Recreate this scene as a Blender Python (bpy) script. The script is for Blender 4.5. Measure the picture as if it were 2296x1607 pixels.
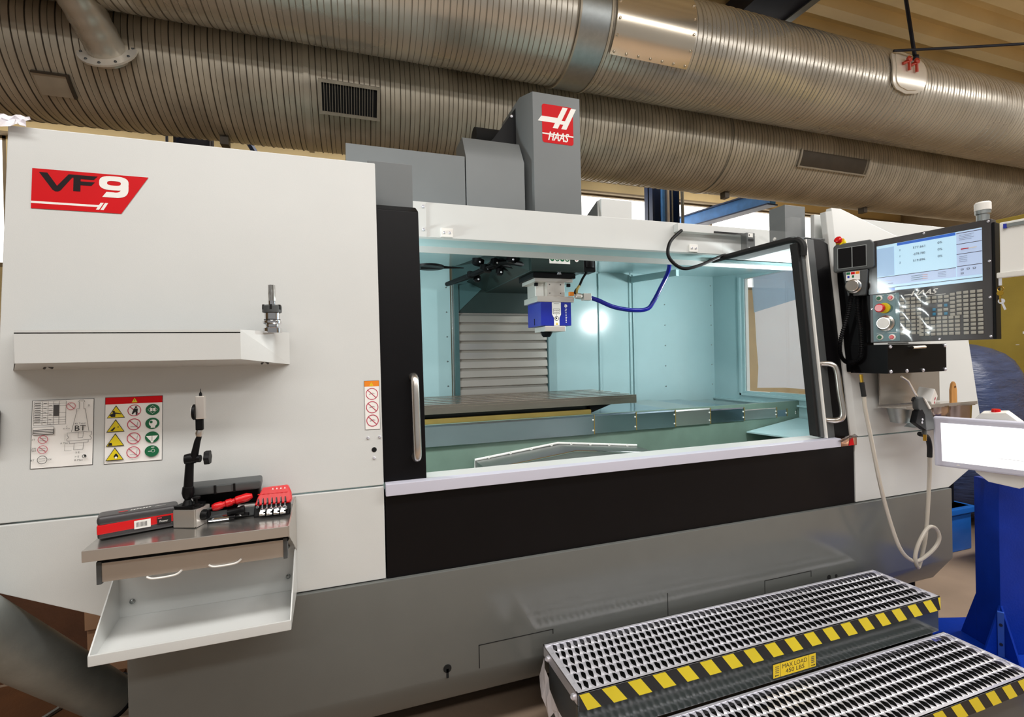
import bpy, bmesh, math, random
from mathutils import Matrix, Vector
random.seed(7)
for o in list(bpy.data.objects): bpy.data.objects.remove(o)
S = bpy.context.scene
COL = S.collection
# ------------------------------------------------------------------ camera
FPX = 1092.8
cd = bpy.data.cameras.new('camera'); cam = bpy.data.objects.new('camera', cd); COL.objects.link(cam)
cd.sensor_fit = 'HORIZONTAL'; cd.sensor_width = 36.0; cd.lens = 36.0 * FPX / 2296.0
cd.clip_start = 0.05; cd.clip_end = 200
_R = ((0.94605, -0.32331, -0.02135), (-0.02126, 0.00380, -0.99977), (0.32331, 0.94629, -0.00328))
cam.matrix_world = Matrix(((_R[0][0], -_R[1][0], -_R[2][0], 0.0), (_R[0][1], -_R[1][1], -_R[2][1], -2.15),
                           (_R[0][2], -_R[1][2], -_R[2][2], 1.768), (0, 0, 0, 1)))
S.camera = cam
# ------------------------------------------------------------------ world, hall lamps, added fill lights, exposure
W = bpy.data.worlds.new('hall'); S.world = W; W.use_nodes = True
W.node_tree.nodes['Background'].inputs[0].default_value = (1.0, 0.985, 0.965, 1)
W.node_tree.nodes['Background'].inputs[1].default_value = 0.30
def area(name, loc, rot, sx, sy, power, col=(1, 1, 1)):
    l = bpy.data.lights.new(name, 'AREA'); l.shape = 'RECTANGLE'; l.size = sx; l.size_y = sy; l.energy = power; l.color = col
    o = bpy.data.objects.new(name, l); COL.objects.link(o); o.location = loc; o.rotation_euler = rot
    return o
area('hall_lamp_front', (-1.0, -2.4, 5.9), (0, 0, 0), 7.0, 0.7, 280, (1, .985, .96))
area('hall_lamp_aisle', (6.5, -2.2, 5.9), (0, 0, 0), 6.0, 0.7, 400, (1, .985, .96))
area('hall_lamp_rear', (2.0, -6.0, 5.9), (0, 0, 0), 10.0, 0.8, 330, (1, .985, .96))
area('fill_light_right', (10.5, -2.2, 5.9), (0, 0, 0), 0.8, 6.0, 380, (1, .985, .96))  # added unseen light, brightens the window sheet and the right background
area('fill_light_back', (2.0, 6.9, 6.1), (0, 0, 0), 16.0, 0.5, 230, (1, .985, .96))  # added light hidden behind the lower duct to brighten the back wall
S.view_settings.view_transform = 'Standard'; S.view_settings.look = 'None'
S.view_settings.exposure = -0.22; S.view_settings.gamma = 1.0; S.view_settings.use_curve_mapping = False
# ------------------------------------------------------------------ materials
def lin(h):
    c = [int(h[i:i + 2], 16) / 255 for i in (0, 2, 4)]
    return [x / 12.92 if x <= .04045 else ((x + .055) / 1.055) ** 2.4 for x in c]
MATS = {}
def mat(name, h, rough=.5, metal=0., var=.05, scale=6., bump=0., bscale=60., emit=0., stretch=(1, 1, 1), rvar=0., trans=0., coat=0., alpha=1., h2=None):
    m = bpy.data.materials.new(name); m.use_nodes = True; nt = m.node_tree; b = nt.nodes['Principled BSDF']
    c = lin(h); c2 = lin(h2) if h2 else [min(1, x * (1 + var)) for x in c]; c1 = c if h2 else [x * (1 - var) for x in c]
    tc = nt.nodes.new('ShaderNodeTexCoord'); mp = nt.nodes.new('ShaderNodeMapping'); mp.inputs['Scale'].default_value = stretch
    nz = nt.nodes.new('ShaderNodeTexNoise'); nz.inputs['Scale'].default_value = scale; nz.inputs['Detail'].default_value = 5
    nt.links.new(tc.outputs['Object'], mp.inputs[0]); nt.links.new(mp.outputs[0], nz.inputs['Vector'])
    mr = nt.nodes.new('ShaderNodeMapRange'); mr.inputs[1].default_value = .2; mr.inputs[2].default_value = .8
    nt.links.new(nz.outputs['Fac'], mr.inputs[0])
    mx = nt.nodes.new('ShaderNodeMix'); mx.data_type = 'RGBA'
    mx.inputs[6].default_value = (*c1, 1); mx.inputs[7].default_value = (*c2, 1)
    nt.links.new(mr.outputs[0], mx.inputs[0]); nt.links.new(mx.outputs[2], b.inputs['Base Color'])
    b.inputs['Metallic'].default_value = metal; b.inputs['Roughness'].default_value = rough
    if rvar:
        r2 = nt.nodes.new('ShaderNodeMapRange'); r2.inputs[1].default_value = .3; r2.inputs[2].default_value = .7
        r2.inputs[3].default_value = max(.02, rough - rvar); r2.inputs[4].default_value = rough + rvar
        nt.links.new(nz.outputs['Fac'], r2.inputs[0]); nt.links.new(r2.outputs[0], b.inputs['Roughness'])
    if bump:
        n2 = nt.nodes.new('ShaderNodeTexNoise'); n2.inputs['Scale'].default_value = bscale; n2.inputs['Detail'].default_value = 4
        nt.links.new(mp.outputs[0], n2.inputs['Vector'])
        bp = nt.nodes.new('ShaderNodeBump'); bp.inputs['Strength'].default_value = bump; bp.inputs['Distance'].default_value = .01
        nt.links.new(n2.outputs['Fac'], bp.inputs['Height']); nt.links.new(bp.outputs[0], b.inputs['Normal'])
    if emit:
        nt.links.new(mx.outputs[2], b.inputs['Emission Color']); b.inputs['Emission Strength'].default_value = emit
    b.inputs['Transmission Weight'].default_value = trans; b.inputs['Coat Weight'].default_value = coat; b.inputs['Coat Roughness'].default_value = .1
    b.inputs['Alpha'].default_value = alpha
    MATS[name] = m
    return m
def film_mat(name, h, clear=.8, rough=.12, bump=.6, bscale=25.):
    m = mat(name, h, rough, bump=bump, bscale=bscale); nt = m.node_tree
    t = nt.nodes.new('ShaderNodeBsdfTransparent'); mx = nt.nodes.new('ShaderNodeMixShader'); mx.inputs[0].default_value = 1 - clear
    nt.links.new(t.outputs[0], mx.inputs[1]); nt.links.new(nt.nodes['Principled BSDF'].outputs[0], mx.inputs[2])
    nt.links.new(mx.outputs[0], nt.nodes['Material Output'].inputs[0]); return m
mat('white_paint', 'D6D8D6', .32, var=.015, bump=.03, bscale=300)
mat('grey_paint', '6C6E6B', .13, var=.04, bump=.03, bscale=300)
mat('cover_grey', '6F7374', .4, var=.03, bump=.02, bscale=300)
mat('dark_grey', '4C4F50', .4, var=.05)
mat('black_paint', '0D0C0E', .38, var=.1, bump=.03, bscale=300)
mat('black', '0C0C0E', .45, var=.1)
mat('rubber', '141414', .75, var=.2)
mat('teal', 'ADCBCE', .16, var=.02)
mat('teal_shaded', '70867A', .35, var=.12)  # interior paint with the shade below the way cover put into its colour
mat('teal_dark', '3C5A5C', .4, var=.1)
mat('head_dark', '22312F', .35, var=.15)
mat('steel', 'C4C2BE', .24, .9, var=.03, scale=3, stretch=(1, 3, 3))
mat('steel_warm', 'BCB6AE', .26, .6, var=.03, scale=3, stretch=(1, 3, 3))
mat('chrome', 'E4E4E6', .08, 1, var=.02)
mat('brushed', 'D8D4CE', .3, 1, var=.04, scale=40, stretch=(8, 8, .5))
mat('galv', 'EEEEF6', .3, .6, var=.04, scale=30)
mat('table_steel', 'A99E92', .22, .95, var=.04, scale=3, stretch=(1, 3, 3))
mat('galv_dull', 'A8ADAD', .4, 1, var=.1, scale=20)
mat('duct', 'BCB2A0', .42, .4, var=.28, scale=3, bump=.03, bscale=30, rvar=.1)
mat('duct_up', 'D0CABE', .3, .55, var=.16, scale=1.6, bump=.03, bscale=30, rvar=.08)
mat('plate_bright', 'E8DCC8', .2, .8, var=.06, scale=2)
mat('grille_frame', 'A59C8C', .5, .4, var=.15, scale=15)
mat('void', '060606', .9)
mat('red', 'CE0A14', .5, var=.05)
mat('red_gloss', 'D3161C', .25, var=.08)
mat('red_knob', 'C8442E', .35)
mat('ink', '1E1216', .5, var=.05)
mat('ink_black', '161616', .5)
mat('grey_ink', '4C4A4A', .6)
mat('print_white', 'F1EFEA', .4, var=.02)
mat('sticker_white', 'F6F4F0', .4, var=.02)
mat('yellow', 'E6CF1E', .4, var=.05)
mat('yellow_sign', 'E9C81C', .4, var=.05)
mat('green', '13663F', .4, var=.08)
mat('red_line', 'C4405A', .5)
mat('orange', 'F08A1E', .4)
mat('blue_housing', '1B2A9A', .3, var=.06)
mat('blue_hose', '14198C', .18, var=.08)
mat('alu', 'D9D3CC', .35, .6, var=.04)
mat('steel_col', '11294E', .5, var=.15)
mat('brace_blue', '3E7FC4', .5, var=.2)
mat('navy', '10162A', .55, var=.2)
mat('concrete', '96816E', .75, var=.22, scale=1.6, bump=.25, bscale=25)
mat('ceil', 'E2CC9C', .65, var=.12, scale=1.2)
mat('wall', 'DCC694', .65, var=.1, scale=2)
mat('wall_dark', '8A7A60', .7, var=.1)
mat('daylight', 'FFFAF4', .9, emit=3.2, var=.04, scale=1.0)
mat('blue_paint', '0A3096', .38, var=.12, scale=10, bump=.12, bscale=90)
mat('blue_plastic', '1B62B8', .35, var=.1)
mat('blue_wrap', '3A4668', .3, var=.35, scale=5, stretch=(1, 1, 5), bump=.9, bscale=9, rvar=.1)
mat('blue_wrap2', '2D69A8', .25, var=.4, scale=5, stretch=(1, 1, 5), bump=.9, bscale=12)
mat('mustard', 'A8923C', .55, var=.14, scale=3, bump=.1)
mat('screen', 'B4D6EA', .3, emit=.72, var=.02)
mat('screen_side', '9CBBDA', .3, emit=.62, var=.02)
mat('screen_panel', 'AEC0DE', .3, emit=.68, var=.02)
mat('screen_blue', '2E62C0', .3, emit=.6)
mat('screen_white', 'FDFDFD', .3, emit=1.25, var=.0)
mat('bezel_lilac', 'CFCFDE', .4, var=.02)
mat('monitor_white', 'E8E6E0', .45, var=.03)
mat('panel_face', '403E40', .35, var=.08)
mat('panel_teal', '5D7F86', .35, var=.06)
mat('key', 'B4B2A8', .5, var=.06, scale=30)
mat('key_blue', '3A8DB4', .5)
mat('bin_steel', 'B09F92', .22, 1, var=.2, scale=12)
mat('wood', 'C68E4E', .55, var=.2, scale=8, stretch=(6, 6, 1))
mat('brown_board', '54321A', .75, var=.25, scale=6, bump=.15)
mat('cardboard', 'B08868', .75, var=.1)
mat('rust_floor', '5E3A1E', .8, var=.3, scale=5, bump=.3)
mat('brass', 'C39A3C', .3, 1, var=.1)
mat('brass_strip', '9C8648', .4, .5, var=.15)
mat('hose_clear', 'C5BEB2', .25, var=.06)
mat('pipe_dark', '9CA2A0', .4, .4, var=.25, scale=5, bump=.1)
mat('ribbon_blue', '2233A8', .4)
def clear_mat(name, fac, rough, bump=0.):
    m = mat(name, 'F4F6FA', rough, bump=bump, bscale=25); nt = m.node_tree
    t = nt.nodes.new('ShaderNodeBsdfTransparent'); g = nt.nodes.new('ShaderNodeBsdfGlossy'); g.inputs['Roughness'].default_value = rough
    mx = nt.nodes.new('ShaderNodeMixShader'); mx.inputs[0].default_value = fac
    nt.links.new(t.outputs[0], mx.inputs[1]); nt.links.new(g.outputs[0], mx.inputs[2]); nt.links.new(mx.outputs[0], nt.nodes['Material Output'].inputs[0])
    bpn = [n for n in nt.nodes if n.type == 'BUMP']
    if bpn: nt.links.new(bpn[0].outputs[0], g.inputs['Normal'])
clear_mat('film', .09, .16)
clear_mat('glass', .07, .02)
film_mat('film_white', 'F6F3FA', .10, .3, .8, 6)
film_mat('film_blue', '9CBBD4', .25, .3, .8, 6)
def sheet_mat(name, h, clear):
    m = mat(name, h, .4, bump=.8, bscale=6); nt = m.node_tree; b = nt.nodes['Principled BSDF']
    tr = nt.nodes.new('ShaderNodeBsdfTranslucent'); tr.inputs[0].default_value = (*lin(h), 1); t = nt.nodes.new('ShaderNodeBsdfTransparent')
    a = nt.nodes.new('ShaderNodeMixShader'); a.inputs[0].default_value = .6; nt.links.new(b.outputs[0], a.inputs[1]); nt.links.new(tr.outputs[0], a.inputs[2])
    c = nt.nodes.new('ShaderNodeMixShader'); c.inputs[0].default_value = 1 - clear; nt.links.new(t.outputs[0], c.inputs[1]); nt.links.new(a.outputs[0], c.inputs[2])
    nt.links.new(c.outputs[0], nt.nodes['Material Output'].inputs[0])
sheet_mat('sheet_white', 'FAF6FC', .06); sheet_mat('sheet_blue', 'A8C4DC', .2)
film_mat('film_brown', '4A3528', .35, .15)

# ------------------------------------------------------------------ geometry helpers
LEAN = math.radians(5.5); ZS = 1.231; TL_ = math.tan(LEAN)
def ly(z, off=0.): return off + TL_ * (z - ZS)          # depth of the leaning upper front at height z
def frame(o, u, v):
    u = Vector(u).normalized(); v = Vector(v); v = (v - u * v.dot(u)).normalized(); n = u.cross(v)
    return Matrix(((u.x, v.x, n.x, o[0]), (u.y, v.y, n.y, o[1]), (u.z, v.z, n.z, o[2]), (0, 0, 0, 1)))
def lean_frame(x, z, off=0.): return frame((x, ly(z, off), z), (1, 0, 0), (0, math.sin(LEAN), math.cos(LEAN)))
_tc = {}
def text_geo(t, shear=0.):
    k = (t, shear)
    if k not in _tc:
        c = bpy.data.curves.new('t', 'FONT'); c.body = t; c.size = 1; c.shear = shear; c.resolution_u = 3
        o = bpy.data.objects.new('t', c); COL.objects.link(o); dg = bpy.context.evaluated_depsgraph_get(); dg.update()
        m = o.evaluated_get(dg).to_mesh()
        vs = [tuple(v.co) for v in m.vertices]; fs = [tuple(p.vertices) for p in m.polygons]
        o.evaluated_get(dg).to_mesh_clear(); bpy.data.objects.remove(o); bpy.data.curves.remove(c)
        x0 = min(v[0] for v in vs); x1 = max(v[0] for v in vs); y0 = min(v[1] for v in vs); y1 = max(v[1] for v in vs)
        _tc[k] = ([((v[0] - x0) / (x1 - x0), (v[1] - y0) / (y1 - y0)) for v in vs], fs)
    return _tc[k]
class MB:
    def __init__(s, M=None): s.v = []; s.f = []; s.mi = []; s.mats = []; s.cur = 0; s.M = M; s.layer = 0
    def use(s, m):
        if m not in s.mats: s.mats.append(m)
        s.cur = s.mats.index(m); return s
    def add(s, vs, fs):
        b = len(s.v)
        for p in vs:
            p = Vector(p)
            s.v.append(s.M @ p if s.M else p)
        for f in fs: s.f.append([b + i for i in f]); s.mi.append(s.cur)
        return s
    def box(s, x0, y0, z0, x1, y1, z1):
        return s.add([(x0, y0, z0), (x1, y0, z0), (x1, y1, z0), (x0, y1, z0), (x0, y0, z1), (x1, y0, z1), (x1, y1, z1), (x0, y1, z1)],
                     [(0, 3, 2, 1), (4, 5, 6, 7), (0, 1, 5, 4), (1, 2, 6, 5), (2, 3, 7, 6), (3, 0, 4, 7)])
    def prism(s, pts, ext):
        n = len(pts); e = Vector(ext); p = [Vector(q) for q in pts]
        return s.add(p + [q + e for q in p], [tuple(range(n))[::-1], tuple(range(n, 2 * n))] + [(i, (i + 1) % n, n + (i + 1) % n, n + i) for i in range(n)])
    def poly(s, pts): return s.add(pts, [tuple(range(len(pts)))])
    def tube(s, path, r, n=10, closed=False, caps=True):
        P = [Vector(p) for p in path]; N = len(P); rr = r if isinstance(r, (list, tuple)) else [r] * N
        up = Vector((0, 0, 1)); vs = []; prev = None
        for i in range(N):
            t = (P[(i + 1) % N] - P[i - 1]) if closed else (P[min(i + 1, N - 1)] - P[max(i - 1, 0)])
            t.normalize()
            if prev is None: a = t.orthogonal().normalized()
            else:
                a = prev - t * prev.dot(t)
                a = a.normalized() if a.length > 1e-6 else t.orthogonal().normalized()
            prev = a; b = t.cross(a)
            for k in range(n):
                w = 2 * math.pi * k / n; vs.append(P[i] + (a * math.cos(w) + b * math.sin(w)) * rr[i])
        fs = []
        for i in range(N if closed else N - 1):
            j = (i + 1) % N
            for k in range(n): fs.append((i * n + k, i * n + (k + 1) % n, j * n + (k + 1) % n, j * n + k))
        if caps and not closed: fs += [tuple(range(n))[::-1], tuple(range((N - 1) * n, N * n))]
        return s.add(vs, fs)
    def lathe(s, prof, c=(0, 0, 0), ax=(0, 0, 1), n=24):
        ax = Vector(ax).normalized(); a = ax.orthogonal().normalized(); b = ax.cross(a); c = Vector(c); vs = []; N = len(prof)
        for r, h in prof:
            for k in range(n):
                w = 2 * math.pi * k / n; vs.append(c + ax * h + (a * math.cos(w) + b * math.sin(w)) * max(r, 1e-5))
        fs = [(i * n + k, i * n + (k + 1) % n, (i + 1) * n + (k + 1) % n, (i + 1) * n + k) for i in range(N - 1) for k in range(n)]
        fs += [tuple(range(n))[::-1], tuple(range((N - 1) * n, N * n))]
        return s.add(vs, fs)
    def cyl(s, c, r, h, ax=(0, 0, 1), n=20): return s.lathe([(r, 0), (r, h)], c, ax, n)
    def screw(s, c, r, ax): return s.lathe([(r, 0), (r, r * .5), (r * .55, r * .9), (r * .5, r * .6)], c, ax, 10)
    # flat print: local x right, y up, z outwards; every call sits one layer higher
    def flat(s, m, pts, up=True):
        if up: s.layer += 1
        s.use(m); return s.add([(p[0], p[1], .0008 + s.layer * .00012) for p in pts], [tuple(range(len(pts)))])
    def rect(s, m, x0, y0, x1, y1): return s.flat(m, [(x0, y0), (x1, y0), (x1, y1), (x0, y1)])
    def disc(s, m, x, y, r, ry=None, n=28): return s.flat(m, [(x + r * math.cos(2 * math.pi * k / n), y + (ry or r) * math.sin(2 * math.pi * k / n)) for k in range(n)])
    def ring(s, m, x, y, r, w, n=28):
        s.layer += 1; s.use(m); z = .0008 + s.layer * .00012; vs = []
        for q in (r, r - w): vs += [(x + q * math.cos(2 * math.pi * k / n), y + q * math.sin(2 * math.pi * k / n), z) for k in range(n)]
        return s.add(vs, [(k, (k + 1) % n, n + (k + 1) % n, n + k) for k in range(n)])
    def line(s, m, pts, w):
        for a, b in zip(pts[:-1], pts[1:]):
            dx, dy = b[0] - a[0], b[1] - a[1]; L = math.hypot(dx, dy) or 1; nx, ny = -dy / L * w / 2, dx / L * w / 2
            s.flat(m, [(a[0] + nx, a[1] + ny), (b[0] + nx, b[1] + ny), (b[0] - nx, b[1] - ny), (a[0] - nx, a[1] - ny)], False)
        s.layer += 1; return s
    def text(s, m, t, x0, y0, x1, y1, shear=0.):
        s.layer += 1; s.use(m); vs, fs = text_geo(t, shear); z = .0008 + s.layer * .00012
        return s.add([(x0 + v[0] * (x1 - x0), y0 + v[1] * (y1 - y0), z) for v in vs], fs)
    def build(s, name, m=None, parent=None, bevel=0., seg=2, smooth=True, label=None, kind=None, ang=35., M=None):
        me = bpy.data.meshes.new(name); me.from_pydata([tuple(v) for v in s.v], [], s.f)
        ms = [m] if m else s.mats
        for q in ms: me.materials.append(MATS[q])
        if not m:
            for p, i in zip(me.polygons, s.mi): p.material_index = i
        bm = bmesh.new(); bm.from_mesh(me)
        bmesh.ops.recalc_face_normals(bm, faces=bm.faces)
        if bevel:
            es = [e for e in bm.edges if len(e.link_faces) == 2 and e.calc_face_angle(0) > math.radians(40)]
            bmesh.ops.bevel(bm, geom=es, offset=bevel, segments=seg, profile=.5, affect='EDGES', clamp_overlap=True)
        bm.to_mesh(me); bm.free()
        if smooth:
            me.polygons.foreach_set('use_smooth', [True] * len(me.polygons)); me.set_sharp_from_angle(angle=math.radians(ang))
        o = put(name, me, parent, M, label, kind)
        if bevel and smooth:
            w = o.modifiers.new('weighted', 'WEIGHTED_NORMAL'); w.keep_sharp = True
        return o
def put(name, me, parent=None, M=None, label=None, kind=None):
    o = bpy.data.objects.new(name, me); COL.objects.link(o); M = M or Matrix()
    if parent is not None:
        o.parent = parent
        o.matrix_local = (Matrix.Translation(-parent.location) @ M) if parent.parent is None and parent.type == 'EMPTY' else M
    else: o.matrix_local = M
    if label: o['label'] = label
    if kind: o['kind'] = kind
    return o
def thing(name, label, cat, loc=(0, 0, 0), group=None):
    o = bpy.data.objects.new(name, None); COL.objects.link(o); o.location = loc; o.empty_display_size = .1
    return tag(o, label, cat, group)
def tag(o, label, cat, group=None):
    o['label'] = label; o['category'] = cat
    if group: o['group'] = group
    return o
def struct(o): o['kind'] = 'structure'; return o
def T(x, y, z): return Matrix.Translation((x, y, z))
def B(name, m, parent, *b, bevel=0., **k): return MB().box(*b).build(name, m, parent, bevel=bevel, **k)
def arc(c, r, a0, a1, n, plane='xz', k=1.):
    out = []
    for i in range(n + 1):
        a = math.radians(a0 + (a1 - a0) * i / n); p = (r * math.cos(a), r * math.sin(a) * k)
        out.append((c[0] + p[0], c[1], c[2] + p[1]) if plane == 'xz' else (c[0], c[1] + p[0], c[2] + p[1]) if plane == 'yz' else (c[0] + p[0], c[1] + p[1], c[2]))
    return out
def smooth_path(P, n=8):
    P = [Vector(p) for p in P]; out = []
    for i in range(len(P) - 1):
        a = P[max(i - 1, 0)]; b = P[i]; c = P[i + 1]; d = P[min(i + 2, len(P) - 1)]
        for k in range(n):
            t = k / n
            out.append(.5 * ((2 * b) + (c - a) * t + (2 * a - 5 * b + 4 * c - d) * t * t + (3 * b - a - 3 * c + d) * t ** 3))
    return out + [P[-1]]
# ================================================================== SETTING
struct(MB().box(-12, -9, -.1, 16, 9, 0).build('floor', 'concrete', smooth=False))
# ceiling: trapezoid sheet, ribs along x
pr = []; y = -9.0; per = .42
while y < 9.0:
    pr += [(y, 6.42), (y + .16, 6.42), (y + .21, 6.28), (y + .37, 6.28)]; y += per
m = MB()
for (a, za), (b, zb) in zip(pr[:-1], pr[1:]): m.poly([(-12, a, za), (16, a, za), (16, b, zb), (-12, b, zb)])
struct(m.build('ceiling', 'ceil', smooth=False))
# back wall with two window bands
wb = MB()
for x0, x1, z0, z1 in [(-12, 16, 0, 3.4), (-5.15, 4.4, 3.4, 5.58), (-12, 16, 5.58, 6.45), (-12, -9.6, 3.4, 5.58), (13.5, 16, 3.4, 5.58)]:
    wb.box(x0, 8.0, z0, x1, 8.2, z1)
wbo = struct(wb.build('wall_back', 'wall', smooth=False))
for i in range(16):
    z = 5.62 - .19 * i if i < 13 else 5.66 + .26 * (i - 12)
    if i < 13: B('panel_rib', 'wall', wbo, -5.1, 7.975, z - .1, 4.35, 8.0, z - .03)
    else: B('panel_rib', 'wall', wbo, -12, 7.975, z, 16, 8.0, z + .1)
B('sill_rail', 'wall_dark', wbo, -12, 7.9, 5.54, 16, 8.0, 5.58)
for k, (x0, x1) in enumerate([(-9.6, -5.15), (4.4, 13.5)]):
    w = struct(MB().box(x0, 8.12, 3.4, x1, 8.14, 5.58).build('window_%d' % (k + 1), 'daylight', smooth=False))
    fr = MB().box(x0, 8.02, 5.5, x1, 8.1, 5.58).box(x0, 8.02, 3.4, x1, 8.1, 3.48)
    n = 2
    for i in range(n + 1): fr.box(x0 + (x1 - x0 - .06) * i / n, 8.02, 3.4, x0 + (x1 - x0 - .06) * i / n + .06, 8.1, 5.58)
    fr.build('window_frame', 'wall_dark', w, smooth=False)
struct(MB().box(-12.2, -9, 0, -12, 8.2, 6.45).build('wall_left', 'wall_dark', smooth=False))
struct(MB().box(16, -9, 0, 16.2, 8.2, 6.45).build('wall_right', 'wall_dark', smooth=False))
# steel columns behind
def column(name, label, x, y, w, d, m, pipes=()):
    t = thing(name, label, 'column', (x, y, 0), 'steel columns along the back wall')
    MB().box(x - w / 2, y - d / 2, 0, x - w / 2 + .04, y + d / 2, 6.25).box(x + w / 2 - .04, y - d / 2, 0, x + w / 2, y + d / 2, 6.25).box(x - w / 2, y - .02, 0, x + w / 2, y + .02, 6.25).build('profile', m, t, smooth=False)
    for px, r, pm in pipes: MB().cyl((px, y - d / 2 - r, 0), r, 6.2, n=10).build('conduit', pm, t)
    return t
column('steel_column', 'dark blue steel column with pale conduits in front of the bright window', 6.72, 7.0, .7, .3, 'steel_col', [(6.72, .045, 'galv'), (6.6, .05, 'brace_blue'), (6.86, .02, 'galv_dull'), (7.12, .035, 'galv_dull')])
column('steel_column', 'navy steel column just above the left white panel under the duct', -2.25, 7.0, .5, .3, 'navy', [(-2.58, .02, 'navy')])
t = thing('roof_brace', 'light blue steel beam slanting in front of the right window', 'beam', (8.1, 7, 4.9))
MB(frame((8.0, 7.95, 4.98), (.12, -2.3, -.12), (0, .02, 1))).box(0, -.13, -.08, 2.6, .13, .08).build('web', 'brace_blue', t, smooth=False)
MB(frame((8.0, 7.95, 4.98), (.12, -2.3, -.12), (0, .02, 1))).box(0, .13, -.14, 2.6, .16, .14).box(0, -.16, -.14, 2.6, -.13, .14).build('flange', 'steel_col', t, smooth=False)
t = thing('roof_brace', 'thin blue diagonal brace above the middle of the left white panel', 'beam', (-1.42, 7, 5.3))
MB().tube([(-1.2, 7, 5.0), (-1.62, 7, 5.75)], .05, 6).build('bar', 'steel_col', t)
t = thing('roof_beam', 'navy ceiling beam with a pale edge above the upper duct', 'beam', (5.2, 2, 6.2))
MB().box(4.75, -3, 6.0, 5.4, 7.9, 6.27).build('web', 'navy', t, smooth=False)
MB().box(5.4, -3, 5.98, 5.5, 7.9, 6.27).build('edge_flange', 'galv_dull', t, smooth=False)
t = thing('wall_panel_grey', 'small grey panel on the wall beside the thin blue brace', 'panel', (-1.6, 7.9, 5.3))
MB().box(-1.95, 7.85, 4.9, -1.6, 7.95, 5.62).build('sheet', 'cover_grey', t, smooth=False)
# ================================================================== DUCTS
UD = (2.6856, 5.32, .55); LD = (3.7306, 4.7643, .60)
def duct_shell(D, x0, x1, pitch, m, seam, parent, skip=None):
    cy, cz, r = D; NA = 56; mb = MB(); mb.use(m); mb.use(seam)
    offs = [(0, .008, 1), (.05, .008, 1), (.075, 0, 0), (.46, 0, 0), (.485, .004, 1), (.52, .004, 0), (.545, 0, 0), (.96, 0, 0)]
    rows = []; x = x0; i = 0
    while x < x1:
        j = .12 * math.sin(i * 2.3) + .1 * math.sin(i * 5.1 + 1)
        for o, h, sm in offs: rows.append((x + (o + (j if o > .4 and o < .6 else 0) * .3) * pitch, h, sm))
        x += pitch; i += 1
    vs = []
    for xx, h, sm in rows:
        for k in range(NA + 1):
            a = math.radians(90) + 2 * math.pi * k / NA
            vs.append((xx + pitch * k / NA, cy + (r + h) * math.cos(a), cz + (r + h) * math.sin(a)))
    mb.v = [Vector(v) for v in vs]
    for i in range(len(rows) - 1):
        for k in range(NA):
            a = i * (NA + 1) + k; mb.f.append([a, a + 1, a + NA + 2, a + NA + 1]); mb.mi.append(1 if rows[i][2] and h_ok(i, rows) else 0)
    return mb.build('spiral_shell', None, parent, ang=30)
def h_ok(i, rows): return True
def patch(D, dr, th, x0, x1, a0, a1, n=14, shape=None):
    cy, cz, r = D; mb = MB(); r0 = r + dr
    def pt(x, a, rr): return (x, cy + rr * math.cos(math.radians(a)), cz + rr * math.sin(math.radians(a)))
    vs = []; fs = []
    for i in range(n + 1):
        a = a0 + (a1 - a0) * i / n
        if shape: w = shape(2 * i / n - 1); xa = (x0 + x1) / 2 - (x1 - x0) / 2 * w; xb = (x0 + x1) / 2 + (x1 - x0) / 2 * w
        else: xa, xb = x0, x1
        vs += [pt(xa, a, r0), pt(xb, a, r0), pt(xb, a, r0 + th), pt(xa, a, r0 + th)]
    for i in range(n):
        b = 4 * i
        for q in range(4): fs.append((b + q, b + (q + 1) % 4, b + 4 + (q + 1) % 4, b + 4 + q))
    fs += [(3, 2, 1, 0), (4 * n, 4 * n + 1, 4 * n + 2, 4 * n + 3)]
    return mb.add(vs, fs)
def cpt(D, a, dr=0.): return (D[0] + (D[2] + dr) * math.cos(math.radians(a)), D[1] + (D[2] + dr) * math.sin(math.radians(a)))
mat('duct_seam', '4A4238', .5, .4, var=.2); mat('duct_seam_up', '857D70', .4, .5, var=.2); mat('port_metal', 'EFE9DE', .25, .3, var=.04)
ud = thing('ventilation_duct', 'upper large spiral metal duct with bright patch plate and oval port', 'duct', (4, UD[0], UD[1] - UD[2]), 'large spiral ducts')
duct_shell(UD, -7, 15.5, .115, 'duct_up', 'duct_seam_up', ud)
sl = patch((UD[0], UD[1], UD[2]), .004, .012, 2.27, 2.6, 90, 449, 48).build('coupling_sleeve', 'galv_dull', ud, ang=25)
for xx in (2.25, 2.6): patch(UD, .004, .022, xx, xx + .02, 90, 449, 48).build('collar_ring', 'duct', ud, ang=25)
pl = patch(UD, .02, .012, 2.66, 3.62, 150, 228, 12).build('cover_plate', 'plate_bright', ud, ang=25)
for k in range(7):
    for aa in (153, 225):
        yy, zz = cpt(UD, aa, .032); n_ = (0, math.cos(math.radians(aa)), math.sin(math.radians(aa)))
        MB().screw((2.7 + .147 * k, yy, zz), .014, n_).build('rivet', 'plate_bright', pl)
for k in range(4):
    for xx in (2.69, 3.59):
        aa = 166 + 15 * k; yy, zz = cpt(UD, aa, .032)
        MB().screw((xx, yy, zz), .014, (0, math.cos(math.radians(aa)), math.sin(math.radians(aa)))).build('rivet', 'plate_bright', pl)
ov = patch(UD, .015, .02, 6.62, 7.25, 150, 206, 22, lambda t: (1 - t ** 4) ** .5 * .98 + .02).build('inspection_port', 'port_metal', ud, ang=25)
patch(UD, .035, .01, 6.67, 7.2, 154, 202, 22, lambda t: (1 - t ** 4) ** .5 * .98 + .02).build('port_lid', 'port_metal', ov, ang=25)
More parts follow.
